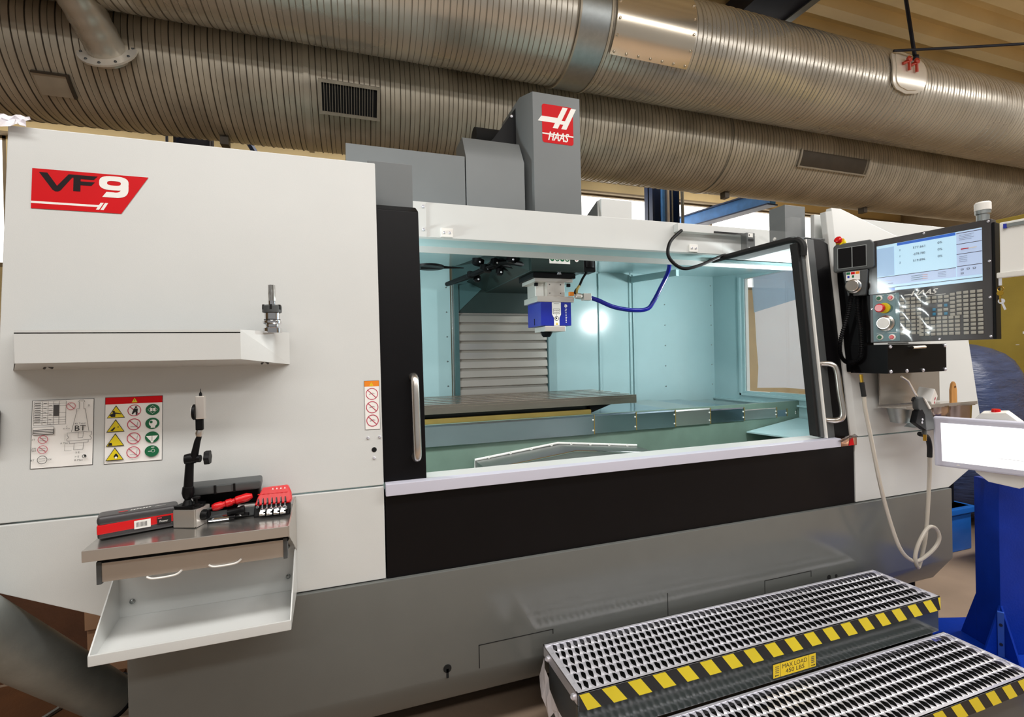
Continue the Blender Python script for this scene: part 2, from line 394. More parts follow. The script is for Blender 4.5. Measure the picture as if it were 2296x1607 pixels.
for i, xx in enumerate((6.84, 6.98)):
    yy, zz = cpt(UD, 170, .04)
    MB().lathe([(.015, 0), (.015, .03), (.035, .04), (.04, .065), (.02, .08)], (xx, yy, zz), (0, -1, .17), 14).build('knob', 'red_knob', ov)
    MB().lathe([(.012, 0), (.012, .012)], (xx, yy - .08, zz + .015), (0, -1, .17), 10).build('knob_bolt', 'chrome', ov)
    MB().tube([(xx - .07, yy - .02, zz - .04), (xx, yy - .05, zz - .02), (xx + .02, yy - .04, zz - .12)], .02, 8).build('knob_lever', 'red_knob', ov)
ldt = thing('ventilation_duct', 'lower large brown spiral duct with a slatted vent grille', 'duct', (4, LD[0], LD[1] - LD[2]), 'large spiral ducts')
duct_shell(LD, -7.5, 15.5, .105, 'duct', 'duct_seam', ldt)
for xx in (-.34, 5.06): patch(LD, .004, .014, xx, xx + .05, 90, 449, 48).build('collar_ring', 'duct', ldt, ang=25)
GF = frame((-.20, 3.235, 4.318), (1, 0, 0), (0, -.155, .26))
gr = MB(GF).box(0, 0, -.06, .6, .03, .02).box(0, .29, -.06, .6, .32, .02).box(0, .03, -.06, .03, .29, .02).box(.57, .03, -.06, .6, .29, .02).build('vent_grille', 'grille_frame', ldt, smooth=False)
MB(GF).box(.03, .03, -.012, .57, .29, -.002).build('vent_opening', 'void', gr, smooth=False)
sb = MB(GF).box(0, .03, -.03, .004, .29, .004); sl0 = sb.build('slat', 'grille_frame', gr, smooth=False)
sl0.matrix_local = Matrix()
for k in range(19):
    d = GF.to_3x3() @ Vector((.05 + .0265 * k, 0, 0))
    if k == 0: sl0.location = d
    else: put('slat', sl0.data, gr, T(*d))
h1 = patch(LD, -.005, .03, -2.55, -2.3, 220, 238, 8).build('access_hatch', 'duct', ldt, ang=25)
patch(LD, .005, .035, -2.56, -2.3, 219, 220.4, 3).build('hatch_rim', 'duct_seam', h1)
patch(LD, .005, .035, -2.31, -2.29, 219, 238, 8).build('hatch_rim', 'duct_seam', h1)
h2 = patch(LD, .006, .012, 6.3, 7.6, 190, 211, 8).build('access_hatch', 'duct_seam', ldt, ang=25)
patch(LD, .012, .018, 6.26, 7.66, 209.5, 211.5, 3).build('hatch_rim', 'grille_frame', h2)
for xx in (6.26, 7.64): patch(LD, .012, .018, xx, xx + .03, 189, 211, 8).build('hatch_rim', 'grille_frame', h2)
for xx in (-1.2, 2.2, 5.4, 8.3): MB().box(xx, LD[0] - .05, LD[1] - LD[2] - .09, xx + .08, LD[0] + .05, LD[1] - LD[2] + .02).build('strap_clip', 'duct_seam', ldt)
bp = thing('branch_pipe', 'small spiral pipe with bolted flange joining the big ducts', 'pipe', (-1.97, 3.14, 4.6))
F0 = Vector((-1.97, 3.16, 4.60)); fd = Vector((-.05, -.33, .19)).normalized()
rp = []; pth = []
for i in range(30):
    pth.append(F0 + fd * (.03 * i - .08)); rp.append(.150 + (.006 if i % 4 == 0 else 0))
MB().tube(pth, rp, 28, caps=False).build('spiral_pipe', 'duct_up', bp, ang=25)
fo = MB().lathe([(.15, -.005), (.235, -.005), (.235, .012), (.15, .012)], F0 - fd * .06 + Vector((0, -.05, .02)), fd, 32).build('flange', 'port_metal', bp)
a_ = fd.orthogonal().normalized(); b_ = fd.cross(a_)
for k in range(10):
    w = 2 * math.pi * k / 10
    MB().screw(F0 - fd * .048 + Vector((0, -.05, .02)) + (a_ * math.cos(w) + b_ * math.sin(w)) * .2, .012, fd).build('bolt', 'dark_grey', fo)
t = thing('hanger_rod', 'thin dark hanger rod coming down to the upper duct at right', 'rod', (7.0, 2.1, 5.5))
MB().tube([(7.03, 2.1, 5.5), (6.84, 2.1, 6.4)], .022, 8).build('rod', 'navy', t)
MB().cyl((7.03, 2.1, 5.48), .04, .05).build('nut', 'navy', t)
t = thing('power_cable', 'thin dark cable stretched sideways under the ceiling at right', 'cable', (7.0, 2.1, 5.5))
MB().tube([(6.66, 2.12, 5.545), (7.4, 1.8, 5.53), (8.6, 1.25, 5.50), (9.5, .85, 5.49)], .016, 8).build('cable', 'navy', t)
# ================================================================== MILLING MACHINE
mc = thing('milling_machine', 'large white and grey CNC milling machine with open doors', 'machine', (1.53, 1.4, 0))
def P(name, m, *b, bevel=.004, **k): return B(name, m, mc, *b, bevel=bevel, **k)
bs = MB().prism([(-.774, -.02, .83), (-.774, -.02, .368), (-.774, .10, .185), (-.774, 2.9, .185), (-.774, 2.9, .83)], (4.58, 0, 0)).build('base_skirt', 'grey_paint', mc, bevel=.004)
def groove(x0, z0, x1, z1): B('cut_line', 'void', bs, min(x0, x1), -.0212, min(z0, z1), max(x0, x1), -.019, max(z0, z1))
groove(.542, .472, .904, .475); groove(.54, .37, .5435, .475); groove(.902, .452, .9055, .475)
groove(1.549, .40, 1.552, .53); groove(2.194, .483, 2.542, .486); groove(2.193, .40, 2.196, .486); groove(2.54, .45, 2.543, .486)
MB().cyl((.396, -.0195, .402), .018, .0025, (0, -1, 0)).box(.391, -.022, .36, .401, -.0195, .4).build('keyhole', 'void', bs)
for xx, r in ((2.682, .014), (2.74, .009)): MB().cyl((xx, -.0195, .424), r, .0025, (0, -1, 0)).build('bolt_hole', 'void', bs)
for xx in (3.68,):
    f = MB().cyl((xx, .16, .03), .022, .2, n=12).build('leveling_foot', 'black', mc)
    MB().lathe([(.08, 0), (.08, .03), (.035, .06)], (xx, .16, 0), n=16).build('foot_pad', 'black', f)
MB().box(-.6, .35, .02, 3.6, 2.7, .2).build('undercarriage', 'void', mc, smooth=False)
P('apron', 'black_paint', .149, .0, .828, 2.934, .05, 1.2, bevel=.003)
# lower white panels (cut corners towards the ends)
MB().prism([(.144, -.004, 1.227), (.144, -.004, .834), (-.79, -.004, .834), (-1.155, -.004, 1.005), (-1.155, -.004, 1.227)], (0, .035, 0)).build('lower_panel', 'white_paint', mc, bevel=.004)
MB().prism([(2.938, -.004, 1.227), (2.938, -.004, .834), (3.806, -.004, .834), (4.17, -.004, 1.0), (4.17, -.004, 1.227)], (0, .035, 0)).build('lower_panel', 'white_paint', mc, bevel=.004)
# upper leaning panels
def lean_panel(name, pts, th, m, bev=.005, off=0.): # pts (x,z) on the leaning front
    return MB().prism([(x, ly(z, off), z) for x, z in pts], (0, th, 0)).build(name, m, mc, bevel=bev)
ulp = lean_panel('upper_panel', [(-1.155, 1.233), (.144, 1.233), (.146, 2.659), (-1.155, 2.659)], .04, 'white_paint')
urp = lean_panel('upper_panel', [(2.965, 1.233), (4.17, 1.233), (4.14, 2.36), (3.48, 2.55), (3.05, 2.68), (2.965, 2.68)], .04, 'white_paint')
MB().prism([(2.935, ly(1.233, .02), 1.233), (2.968, ly(1.233), 1.233), (2.968, ly(1.233, .06), 1.233), (2.935, ly(1.233, .06), 1.233)], (0, ly(2.655) - ly(1.233), 1.425)).build('corner_post', 'white_paint', mc, bevel=.004)
P('rear_fascia', 'white_paint', 2.94, .24, 2.2, 4.32, .27, 2.664)
MB().prism([(-1.15, .03, 1.01), (-1.15, .03, 1.23), (-1.15, ly(2.64, .04), 2.64), (-1.15, 2.75, 2.64), (-1.15, 2.75, 1.01)], (.045, 0, 0)).build('side_wall', 'white_paint', mc, smooth=False)
sw = MB().prism([(4.125, .03, 1.01), (4.125, .03, 1.23), (4.125, ly(1.345, .04), 1.345), (4.125, 2.75, 1.345), (4.125, 2.75, 1.01)], (.04, 0, 0))
sw.prism([(4.125, ly(2.56, .04), 2.56), (4.125, .3, 2.65), (4.125, 2.75, 2.65), (4.125, 2.75, 2.56)], (.04, 0, 0))
sw.prism([(4.125, ly(1.345, .04), 1.345), (4.125, .75, 1.345), (4.125, .75, 2.56), (4.125, ly(2.56, .04), 2.56)], (.04, 0, 0)).box(4.125, 2.04, 1.345, 4.165, 2.75, 2.56)
sw.build('side_wall', 'white_paint', mc, smooth=False)
# film scrap on the corner
for k_ in ('black_paint', 'black', 'red', 'ink', 'blue_paint'): MATS[k_].node_tree.nodes['Principled BSDF'].inputs['Specular IOR Level'].default_value = .18
fs = MB(); random.seed(3); pv = []
for j in range(7):
    for i in range(7):
        u, v_ = i / 6, j / 6; pv.append((-1.175 + .085 * u + random.uniform(-.006, .006), .10 + .05 * v_ + random.uniform(-.012, .012) * 1.2, 2.645 + .055 * v_ * (1 - .3 * abs(u - .5)) + random.uniform(-.01, .012)))
fs.add(pv, [(7 * j + i, 7 * j + i + 1, 7 * j + i + 8, 7 * j + i + 7) for j in range(6) for i in range(6)])
tag(fs.build('plastic_scrap', 'film_white', smooth=False), 'crumpled clear plastic scrap on the top left corner of the white panel', 'plastic film')
# doors: left
dl = lean_panel('door', [(.10, 1.236), (.331, 1.236), (.337, 2.455), (.10, 2.455)], .05, 'black_paint', .004, .028)
MB().prism([(.10, ly(2.455, .03), 2.455), (.337, ly(2.455, .03), 2.455), (.331, .20, 2.49), (.10, .20, 2.49)], (0, .03, .001)).build('door_top_flange', 'black', dl, smooth=False)
MB().box(.12, .27, 2.44, .33, .39, 2.722).build('drive_cover', 'cover_grey', dl, bevel=.003)
def handle(x, z0, z1, out, parent, dx=0.):
    p = []; y0 = ly(z0, .03); y1 = ly(z1, .03)
    pts = [(x, y0, z0 + .012), (x + dx * .6, y0 - out * .7, z0 + .014), (x + dx, y0 - out, z0 + .05), (x + dx, (y0 + y1) / 2 - out, (z0 + z1) / 2), (x + dx, y1 - out, z1 - .05), (x + dx * .6, y1 - out * .7, z1 - .014), (x, y1, z1 - .012)]
    return MB().tube(smooth_path(pts, 6), .0175, 16).build('handle', 'brushed', parent, label='brushed steel pull handle')
handle(.285, 1.325, 1.70, .075, dl)
# right door: strip of layers, open towards the right
dr = lean_panel('door', [(2.80, 1.236), (2.95, 1.236), (2.95, 2.44), (2.88, 2.475), (2.80, 2.475)], .05, 'black_paint', .004, .028)
def lstrip(name, m, x0, x1, z0, z1, o0, th): return MB().prism([(x0, ly(z0, o0), z0), (x1, ly(z0, o0), z0), (x1, ly(z1, o0), z1), (x0, ly(z1, o0), z1)], (0, th, 0)).build(name, m, dr, bevel=.002)
lstrip('lit_edge_strip', 'dark_grey', 2.731, 2.80, 1.236, 2.465, .015, .06)  # same black door face, its lighter lit part coloured grey
lstrip('edge_trim', 'print_white', 2.722, 2.731, 1.24, 2.46, .005, .04)
lstrip('frame_post', 'dark_grey', 2.695, 2.722, 1.245, 2.46, .02, .06)
lstrip('gasket', 'rubber', 2.672, 2.695, 1.25, 2.44, .03, .05)
handle(2.752, 1.333, 1.697, .075, dr, .05)
zt = 2.462
MB().tube(smooth_path([(2.705, ly(2.36, .02), 2.36), (2.703, .125, 2.42), (2.70, .16, 2.462), (2.69, .22, 2.472)], 5) + [(2.685, .5, 2.474), (2.68, .88, 2.474)], .02, 8).build('top_frame', 'rubber', dr)
MB().box(2.68, .16, 2.478, 2.93, .83, 2.484).build('top_sheet', 'cover_grey', dr, smooth=False)
MB().box(2.69, .13, 2.48, 2.7, .80, 2.62).build('top_side_sheet', 'glass', dr, smooth=False)
dc = MB().box(2.71, .26, 2.475, 2.885, .385, 2.715).build('drive_cover', 'cover_grey', dr, bevel=.003)
MB().screw((2.709, .34, 2.51), .012, (-1, 0, 0)).build('screw', 'print_white', dc)
# sill
P('sill', 'bezel_lilac', .15, -.022, 1.187, 2.80, .03, 1.238, bevel=.003)
P('sill_top', 'white_paint', .15, .03, 1.20, 2.934, .16, 1.232, bevel=.002)
mat('sill_steel_tinted', 'C99878', .12, 1, var=.1);  # bare steel, its orange reflection put into the base colour
P('sill_end', 'sill_steel_tinted', 2.80, -.021, 1.187, 2.934, .03, 1.236, bevel=.003)
MB(frame((2.862, -.0215, 1.19), (1, 0, 0), (0, 0, 1))).flat('red', [(0, 0), (.045, 0), (.035, .045), (.008, .045)]).build('red_reflection', None, mc, smooth=False)  # flat red patch painting a reflection on the bare steel
mb = MB()
for a in ([(2.76, -.03, 1.225), (2.82, -.035, 1.21), (2.9, -.03, 1.245), (2.86, -.02, 1.25)], [(2.85, -.03, 1.245), (2.89, -.04, 1.262), (2.935, -.03, 1.24), (2.9, -.025, 1.235)], [(2.78, -.035, 1.215), (2.83, -.04, 1.235), (2.88, -.03, 1.255), (2.81, -.03, 1.24)]): mb.poly(a)
tag(mb.build('torn_film', 'film_brown', smooth=False), 'torn brownish protective film at the right end of the sill', 'plastic film')
# roof beam
rb = P('roof_beam', 'white_paint', .36, .85, 2.515, 3.3, .90, 2.731)
B('end_plate', 'white_paint', rb, .36, .846, 2.515, .488, .85, 2.729, bevel=.001)
for z in (2.56, 2.70): MB().screw((.47, .845, z), .009, (0, -1, 0)).build('screw', 'galv', rb)
for x in (.575, 2.43):
    k = B('bracket', 'print_white', rb, x, .838, 2.52, x + .075, .85, 2.575, bevel=.002)
    for q in (.02, .055): MB().screw((x + q, .837, 2.547), .008, (0, -1, 0)).build('screw', 'galv', rb)
P('beam_bump', 'white_paint', 1.705, .852, 2.70, 1.952, .90, 2.857)
MB().prism([(1.70, .9, 2.72), (1.70, 1.25, 2.72), (1.70, .9, 2.855)], (.006, 0, 0)).build('beam_gusset', 'cover_grey', mc, smooth=False)
P('beam_step', 'white_paint', 2.30, .80, 2.655, 3.02, .85, 2.715)
P('cable_slot', 'rubber', 2.62, .797, 2.66, 3.0, .81, 2.673, bevel=0)
lb = P('door_lock', 'dark_grey', 2.87, .74, 2.52, 2.95, .80, 2.665)
MB(frame((2.883, .7395, 2.63), (1, 0, 0), (0, 0, 1))).rect('print_white', 0, 0, .045, .03).rect('ink_black', .006, .008, .014, .022).rect('black', 0, -.03, .05, -.012).build('lock_label', None, lb, smooth=False)
for q in (.02, .05): MB().screw((2.87 + q, .739, 2.55), .006, (0, -1, 0)).build('screw', 'galv', lb)
tag(MB().tube(smooth_path([(2.33, .80, 2.66), (2.2, .76, 2.56), (2.17, .74, 2.45), (2.26, .72, 2.37), (2.40, .72, 2.39), (2.62, .76, 2.47), (2.72, .8, 2.50)], 8), .012, 8).build('flex_cable', 'black'), 'black cable loop bulging in front of the white roof beam', 'cable')
P('inner_lip', 'white_paint', .30, .985, 2.45, 4.1, 1.0, 2.505)
MB().prism([(.3, .9, 2.53), (.3, .985, 2.5), (.3, .985, 2.49), (.3, .9, 2.52)], (3.8, 0, 0)).build('lip_underside', 'teal', mc, smooth=False)
rail = MB().box(2.70, .915, 2.476, 4.05, .975, 2.49)
rail.build('lamp_rail', 'teal_dark', mc, smooth=False)
P('right_roof_sheet', 'white_paint', 2.96, .28, 2.50, 4.12, .95, 2.52)
# grey covers above the roof
cv = MB().prism([(.03, 1.2, 2.6), (.03, 1.2, 3.186), (.03, 1.5, 3.186), (.03, 1.5, 2.6)], (.795, 0, 0)).build('axis_cover', 'cover_grey', mc, bevel=.003)
MB().prism([(.832, 1.2, 2.6), (.832, 1.2, 3.188), (.832, 1.3, 3.365), (.832, 1.5, 3.365), (.832, 1.5, 2.6)], (.44, 0, 0)).build('axis_cover', 'cover_grey', mc, bevel=.003)
MB().cyl((.52, 1.4, 3.12), .11, .28, (1, 0, 0)).build('motor', 'galv_dull', mc)
hc = MB().prism([(1.349, 1.2, 2.6), (1.733, 1.2, 2.6), (1.79, 1.32, 2.6), (1.79, 1.75, 2.6), (1.285, 1.75, 2.6), (1.285, 1.31, 2.6)], (0, 0, 1.127)).build('head_cover', 'cover_grey', mc, bevel=.004)
MB().prism([(1.285, 1.40, 2.6), (1.285, 1.40, 3.69), (1.10, 1.40, 3.43), (.95, 1.40, 3.3), (.95, 1.40, 2.6)], (0, .3, 0)).build('counterweight_shroud', 'black', mc, smooth=False)
MB().cyl((1.0, 1.6, 3.5), .09, .3, (1, 0, 0)).build('pulley', 'void', mc)
for x, z in ((1.25, 3.62), (1.09, 3.39)): MB().screw((x, 1.398, z), .012, (0, -1, 0)).build('screw', 'galv', mc)
# emblem on the head cover
W_, H_ = .255, .287
e = MB(frame((1.42, 1.1995, 3.36), (1, 0, 0), (0, 0, 1)))
rr = .02; pts = []
for cx, cy, a0 in ((W_ - rr, H_ - rr, 0), (rr, H_ - rr, 90), (rr, rr, 180), (W_ - rr, rr, 270)):
    pts += [(cx + rr * math.cos(math.radians(a0 + 15 * i)), cy + rr * math.sin(math.radians(a0 + 15 * i))) for i in range(7)]
e.flat('red', pts)
def para(x, y, w, h, sh): return [(x, y), (x + w, y), (x + w + sh, y + h), (x + sh, y + h)]
e.flat('print_white', para(.085, .115, .042, .165, .085)); e.flat('print_white', para(.155, .115, .042, .165, .085))
e.flat('print_white', [(-.035, .155), (.12, .155), (.145, .195), (-.005, .195)]); e.flat('print_white', [(.13, .15), (.19, .15), (.205, .178), (.142, .178)])
e.rect('print_white', 0, .062, W_, .072)
e.text('print_white', 'HAAS', .045, .02, .215, .085, .35); e.text('print_white', 'HAAS', .049, .02, .219, .085, .35)
e.build('emblem', None, hc, smooth=False, label='red emblem with white letters HAAS')
# ------------------------------------------------------------------ machine interior
def I(name, m, *b, bevel=0., **k): return B(name, m, mc, *b, bevel=bevel, **k)
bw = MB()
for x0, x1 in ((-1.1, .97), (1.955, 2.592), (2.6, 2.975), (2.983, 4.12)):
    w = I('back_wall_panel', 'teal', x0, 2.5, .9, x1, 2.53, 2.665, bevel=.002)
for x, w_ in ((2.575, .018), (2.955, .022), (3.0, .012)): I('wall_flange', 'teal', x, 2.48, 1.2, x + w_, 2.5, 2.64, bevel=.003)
def studs(x, z0, z1, n, y=2.497, r=.007):
    for i in range(n): MB().screw((x, y, z0 + (z1 - z0) * i / (n - 1)), r, (0, -1, 0)).build('wall_screw', 'galv_dull', mc)
studs(.93, 1.5, 2.45, 5); studs(3.42, 1.4, 2.55, 6); studs(4.06, 1.4, 2.55, 6)
# right end wall with a window opening
WY0, WY1, WZ0, WZ1 = .75, 2.04, 1.345, 2.56
rw = MB().box(4.1, .3, .9, 4.115, 2.5, WZ0).box(4.1, .3, WZ1, 4.115, 2.5, 2.66).box(4.1, .3, WZ0, 4.115, WY0, WZ1).box(4.1, WY1, WZ0, 4.115, 2.5, WZ1).build('end_wall', 'teal', mc, smooth=False)
fr = MB().box(4.075, WY0 - .03, WZ0 - .05, 4.1, WY1 + .06, WZ0 - .02).box(4.075, WY1 + .03, WZ0 - .05, 4.1, WY1 + .06, WZ1 + .02)
fr.build('window_flange', 'teal', rw, bevel=.004)
I('wall_ledge', 'teal', 4.07, .3, 1.23, 4.1, 2.5, 1.25, bevel=.003)
I('window_sill_plate', 'teal', 4.105, .8, 1.345, 4.165, 1.72, 1.352)
MB().box(4.106, WY0, WZ0, 4.11, WY1, WZ1).build('window_pane', 'glass', rw, smooth=False)
tag(MB().poly([(4.175, 1.98, 2.62), (4.175, .7, 2.62), (4.175, .7, 1.40), (4.175, 1.2, 1.395), (4.175, 1.6, 1.40), (4.175, 1.95, 1.38), (4.175, 1.93, 1.6), (4.175, 1.95, 1.85), (4.175, 1.965, 2.2)]).build('window_sheet', 'sheet_white', smooth=False), 'white plastic sheet hung outside the side window of the machine', 'plastic sheet')
tag(MB().poly([(4.17, 2.0, 2.62), (4.17, .72, 2.62), (4.17, .72, 2.38), (4.17, 1.97, 2.19)]).build('window_film', 'sheet_blue', smooth=False), 'pale blue strip across the top of the side window', 'plastic film')  # second, pale blue tone over the upper part of the opening
# roof underside, left and right of the head slot
for x0, x1 in ((-1.1, 1.02), (1.95, 4.1)):
    MB().prism([(x0, 1.0, 2.50), (x0, 2.52, 2.66), (x0, 2.52, 2.68), (x0, 1.0, 2.52)], (x1 - x0, 0, 0)).build('roof_sheet', 'teal', mc, smooth=False)
MB().prism([(2.97, 2.5, 2.62), (2.97, 1.7, 2.56), (2.97, 1.7, 2.50), (2.97, 2.5, 2.55)], (.03, 0, 0)).build('roof_rib', 'teal', mc, smooth=False)
# column, Z way cover slats
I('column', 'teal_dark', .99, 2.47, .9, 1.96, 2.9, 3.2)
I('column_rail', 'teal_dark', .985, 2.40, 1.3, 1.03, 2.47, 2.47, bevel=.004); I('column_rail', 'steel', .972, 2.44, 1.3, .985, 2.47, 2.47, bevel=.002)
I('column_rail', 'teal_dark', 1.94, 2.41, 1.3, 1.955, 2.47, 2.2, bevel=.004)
wc = I('column_way_cover', 'steel_warm', 1.03, 2.455, 1.3, 1.94, 2.468, 2.2)
for i in range(10):
    z1 = 2.19 - .0885 * i; d = .0035 * i
    MB().prism([(1.032, 2.437, z1), (1.032, 2.418, z1 - .02), (1.032, 2.412, z1 - .078), (1.032, 2.425, z1 - .084), (1.032, 2.45, z1 - .084), (1.032, 2.45, z1)], (.906, 0, 0)).build('slat', 'steel_warm', wc, smooth=False)
MB().prism([(1.03, 2.43, 2.20), (1.94, 2.43, 2.20), (1.94, 2.43, 2.60), (1.40, 2.43, 2.55), (1.03, 2.43, 2.46)], (0, .04, 0)).build('column_shield', 'head_dark', mc, smooth=False)
MB().prism([(1.03, 2.42, 2.21), (1.03, 2.42, 2.46), (1.38, 2.42, 2.54)], (0, .01, 0)).build('column_shield_fold', 'teal_dark', mc, smooth=False)
# spindle head
MB().prism([(1.31, 1.2, 2.40), (1.745, 1.2, 2.40), (1.745, 1.2, 2.62), (1.31, 1.2, 2.62)], (0, 1.25, 0)).build('spindle_head', 'head_dark', mc, bevel=.006)
MB().prism([(1.31, 1.25, 2.41), (1.31, 2.43, 2.41), (1.12, 2.43, 2.5), (1.14, 1.6, 2.56), (1.31, 1.25, 2.6)], (.01, 0, .01)).build('head_side_plate', 'head_dark', mc, smooth=False)
fn = MB().lathe([(.05, 0), (.052, .06), (.035, .1)], (1.80, 1.24, 2.44), (0, 0, 1), 16).box(1.745, 1.21, 2.41, 1.85, 1.33, 2.5).build('coolant_nozzle_body', 'black', mc, bevel=.008)
for k, (x, y, z, r) in enumerate([(1.20, 1.35, 2.50, .035), (1.12, 1.5, 2.5, .04), (1.07, 1.6, 2.47, .05), (.98, 1.75, 2.44, .03), (1.02, 1.65, 2.53, .05), (1.17, 1.55, 2.44, .03), (1.05, 1.8, 2.42, .03)]):
    MB().lathe([(r * .7, 0), (r, .01), (r, .05), (r * .5, .06)], (x, y, z - .02), (.2, 0, 1), 12).build('hose_fitting', 'black', mc)
    MB().screw((x + .01, y - r, z), .008, (0, -1, -.3)).build('fitting_bolt', 'galv', mc)
for k in range(3): MB().tube(smooth_path([(1.31, 1.3 + .12 * k, 2.46), (1.16, 1.45 + .1 * k, 2.50), (1.0, 1.7 + .08 * k, 2.45), (.86, 2.1, 2.42)], 6), .02, 8).build('coolant_line', 'black', mc)
MB().lathe([(.10, 0), (.10, .015), (.07, .022)], (.56, 1.2, 2.39), (0, 0, 1), 16).build('tool_changer_disc', 'black', mc)
MB().tube([(.5, 1.2, 2.392), (.66, 1.2, 2.40), (.80, 1.2, 2.40)], [.012, .010, .003], 8).build('tool_changer_arm', 'black', mc)
dcl = MB(frame((1.455, 1.199, 2.46), (1, 0, 0), (0, 0, 1))).rect('sticker_white', 0, 0, .17, .085)
for k in range(4):
    dcl.disc('green', .024 + .041 * k, .035, .018); dcl.disc('sticker_white', .024 + .041 * k, .035, .007 + .003 * (k % 2)); dcl.rect('green', .022 + .041 * k, .026, .026 + .041 * k, .044)
dcl.rect('grey_ink', .01, .068, .16, .072).disc('sticker_white', .225, .035, .017).disc('red_line', .225, .035, .006)
dcl.build('head_sticker', None, mc, smooth=False, label='white sticker with four green safety signs')
# front chip hood below the table
I('bed_wall', 'teal_shaded', -1.0, 1.38, .85, 4.1, 1.40, 1.29)
MB().prism([(-1.1, .06, 1.20), (-1.1, .12, 1.20), (-1.1, 1.38, .80), (-1.1, 1.38, .76)], (5.2, 0, 0)).build('chip_pan', 'teal_shaded', mc, smooth=False)
mat('hood_steel', '9A9C9C', .3, .85, var=.05)
hd = MB().prism([(.90, 1.38, .80), (.90, 1.38, 1.0), (1.57, 1.38, 1.072), (2.283, 1.38, 1.0), (2.283, 1.38, .80)], (0, -.32, 0)).build('chip_hood', 'hood_steel', mc, bevel=.003)
MB().tube([(.895, 1.372, .9), (.895, 1.372, 1.008), (1.57, 1.372, 1.082), (2.288, 1.372, 1.008)], .009, 8).build('sealant_bead', 'print_white', hd)
MB().tube([(.90, 1.055, 1.002), (1.57, 1.055, 1.074), (2.283, 1.055, 1.002)], .006, 6).build('hood_edge', 'chrome', hd)
for k in range(8):
    x = 1.0 + .17 * k; z = 1.0 + (.072 * (1 - abs(x - 1.57) / .69)) + .008
    MB().screw((x, 1.362, z), .011, (0, -1, .2)).build('hood_bolt', 'print_white', hd)
MB().prism([(3.45, 1.37, 1.03), (4.08, 1.37, 1.12), (4.08, .95, 1.08), (3.75, .80, 1.0)], (0, 0, .012)).build('side_deflector', 'teal', mc, smooth=False)
# lamp inside, on the right front corner
lp = MB().box(3.55, .60, 2.16, 3.80, .72, 2.26).build('work_lamp', 'black', mc, bevel=.006)
mat('lamp_lens', 'F4FBFF', .3, emit=3., var=0)
LF = frame((3.54, .655, 2.155), (-.2, .97, 0), (.35, .1, .95))
MB().box(3.548, .615, 2.175, 3.552, .705, 2.245).build('lamp_lens', 'lamp_lens', lp, smooth=False)
def spot(name, loc, to, power, size, col):
    l = bpy.data.lights.new(name, 'AREA'); l.shape = 'DISK'; l.size = size; l.energy = power; l.color = col
    o = bpy.data.objects.new(name, l); COL.objects.link(o); o.location = loc
    o.rotation_euler = (Vector(to) - Vector(loc)).to_track_quat('-Z', 'Y').to_euler(); return o
spot('work_lamp_light', (3.54, .66, 2.26), (2.0, 2.4, 1.6), 42, .16, (.92, 1, 1))
spot('work_lamp_light_left', (-.5, .70, 2.2), (1.2, 2.4, 1.5), 34, .16, (.92, 1, 1))
# ------------------------------------------------------------------ machine table and telescopic covers
tb = thing('machine_table', 'long machined steel table with T-slots inside the machine', 'table', (1.2, 1.8, 1.28))
sl = MB().box(.17, 1.395, 1.36, 2.311, 2.2, 1.412)
ys = [1.395, 1.455, 1.50, 1.60, 1.65, 1.75, 1.80, 1.90, 1.95, 2.05, 2.10, 2.2]
for i in range(0, 12, 2): sl.box(.17, ys[i], 1.412, 2.311, ys[i + 1], 1.43)
sl.build('slab', 'table_steel', tb, bevel=.0015)
for i in range(1, 11, 2): MB().box(.17, ys[i], 1.4118, 2.311, ys[i + 1], 1.4135).build('t_slot', 'head_dark', tb, smooth=False)
MB().box(.3, 1.5, 1.30, 1.9, 2.1, 1.36).build('saddle', 'head_dark', tb, smooth=False)
MB().prism([(1.9, 1.45, 1.29), (1.9, 1.45, 1.36), (2.12, 1.45, 1.36)], (0, .6, 0)).build('saddle_rib', 'black', tb, smooth=False)
MB().box(.2, 1.40, 1.29, 1.885, 1.45, 1.325).build('wiper_strip', 'brass_strip', tb, bevel=.002)
xc = thing('way_cover', 'telescopic steel way cover in stepped sections beneath the table', 'cover', (2.2, 1.5, .9))
secs = [(.0, 1.89, 1.287, 1.132), (1.893, 2.285, 1.288, 1.136), (2.288, 2.677, 1.283, 1.136), (2.68, 3.05, 1.279, 1.140), (3.053, 3.43, 1.265, 1.143), (3.433, 3.82, 1.245, 1.146), (3.823, 3.95, 1.225, 1.152), (3.953, 4.07, 1.212, 1.158)]
mat('cover_blue', 'A6AEBA', .16, 1, var=.03, scale=4, stretch=(.5, 1, 2), bump=.12, bscale=5)
for i, (x0, x1, z1, z0) in enumerate(secs):
    d = .004 * max(0, i - 0)
    s_ = MB().prism([(x0, 1.355 + d, z0), (x0, 1.355 + d, z1 - .012), (x0, 1.365 + d, z1), (x0, 2.30, z1 + .0), (x0, 2.30, z1 - .02), (x0, 1.40, z1 - .02), (x0, 1.40, z0)], (x1 - x0, 0, 0)).build('cover_section', 'cover_blue' if i < 2 else 'steel' if i % 2 else 'cover_blue', xc, bevel=.0015)
    MB().box(x1 - .006, 1.352 + d, z0, x1, 1.357 + d, z1).build('section_lip', 'brass_strip', s_, smooth=False)
    for z in (z0 + .03, z1 - .04): MB().screw((x1 - .015, 1.3545 + d, z), .007, (0, -1, 0)).build('rivet', 'print_white', s_)
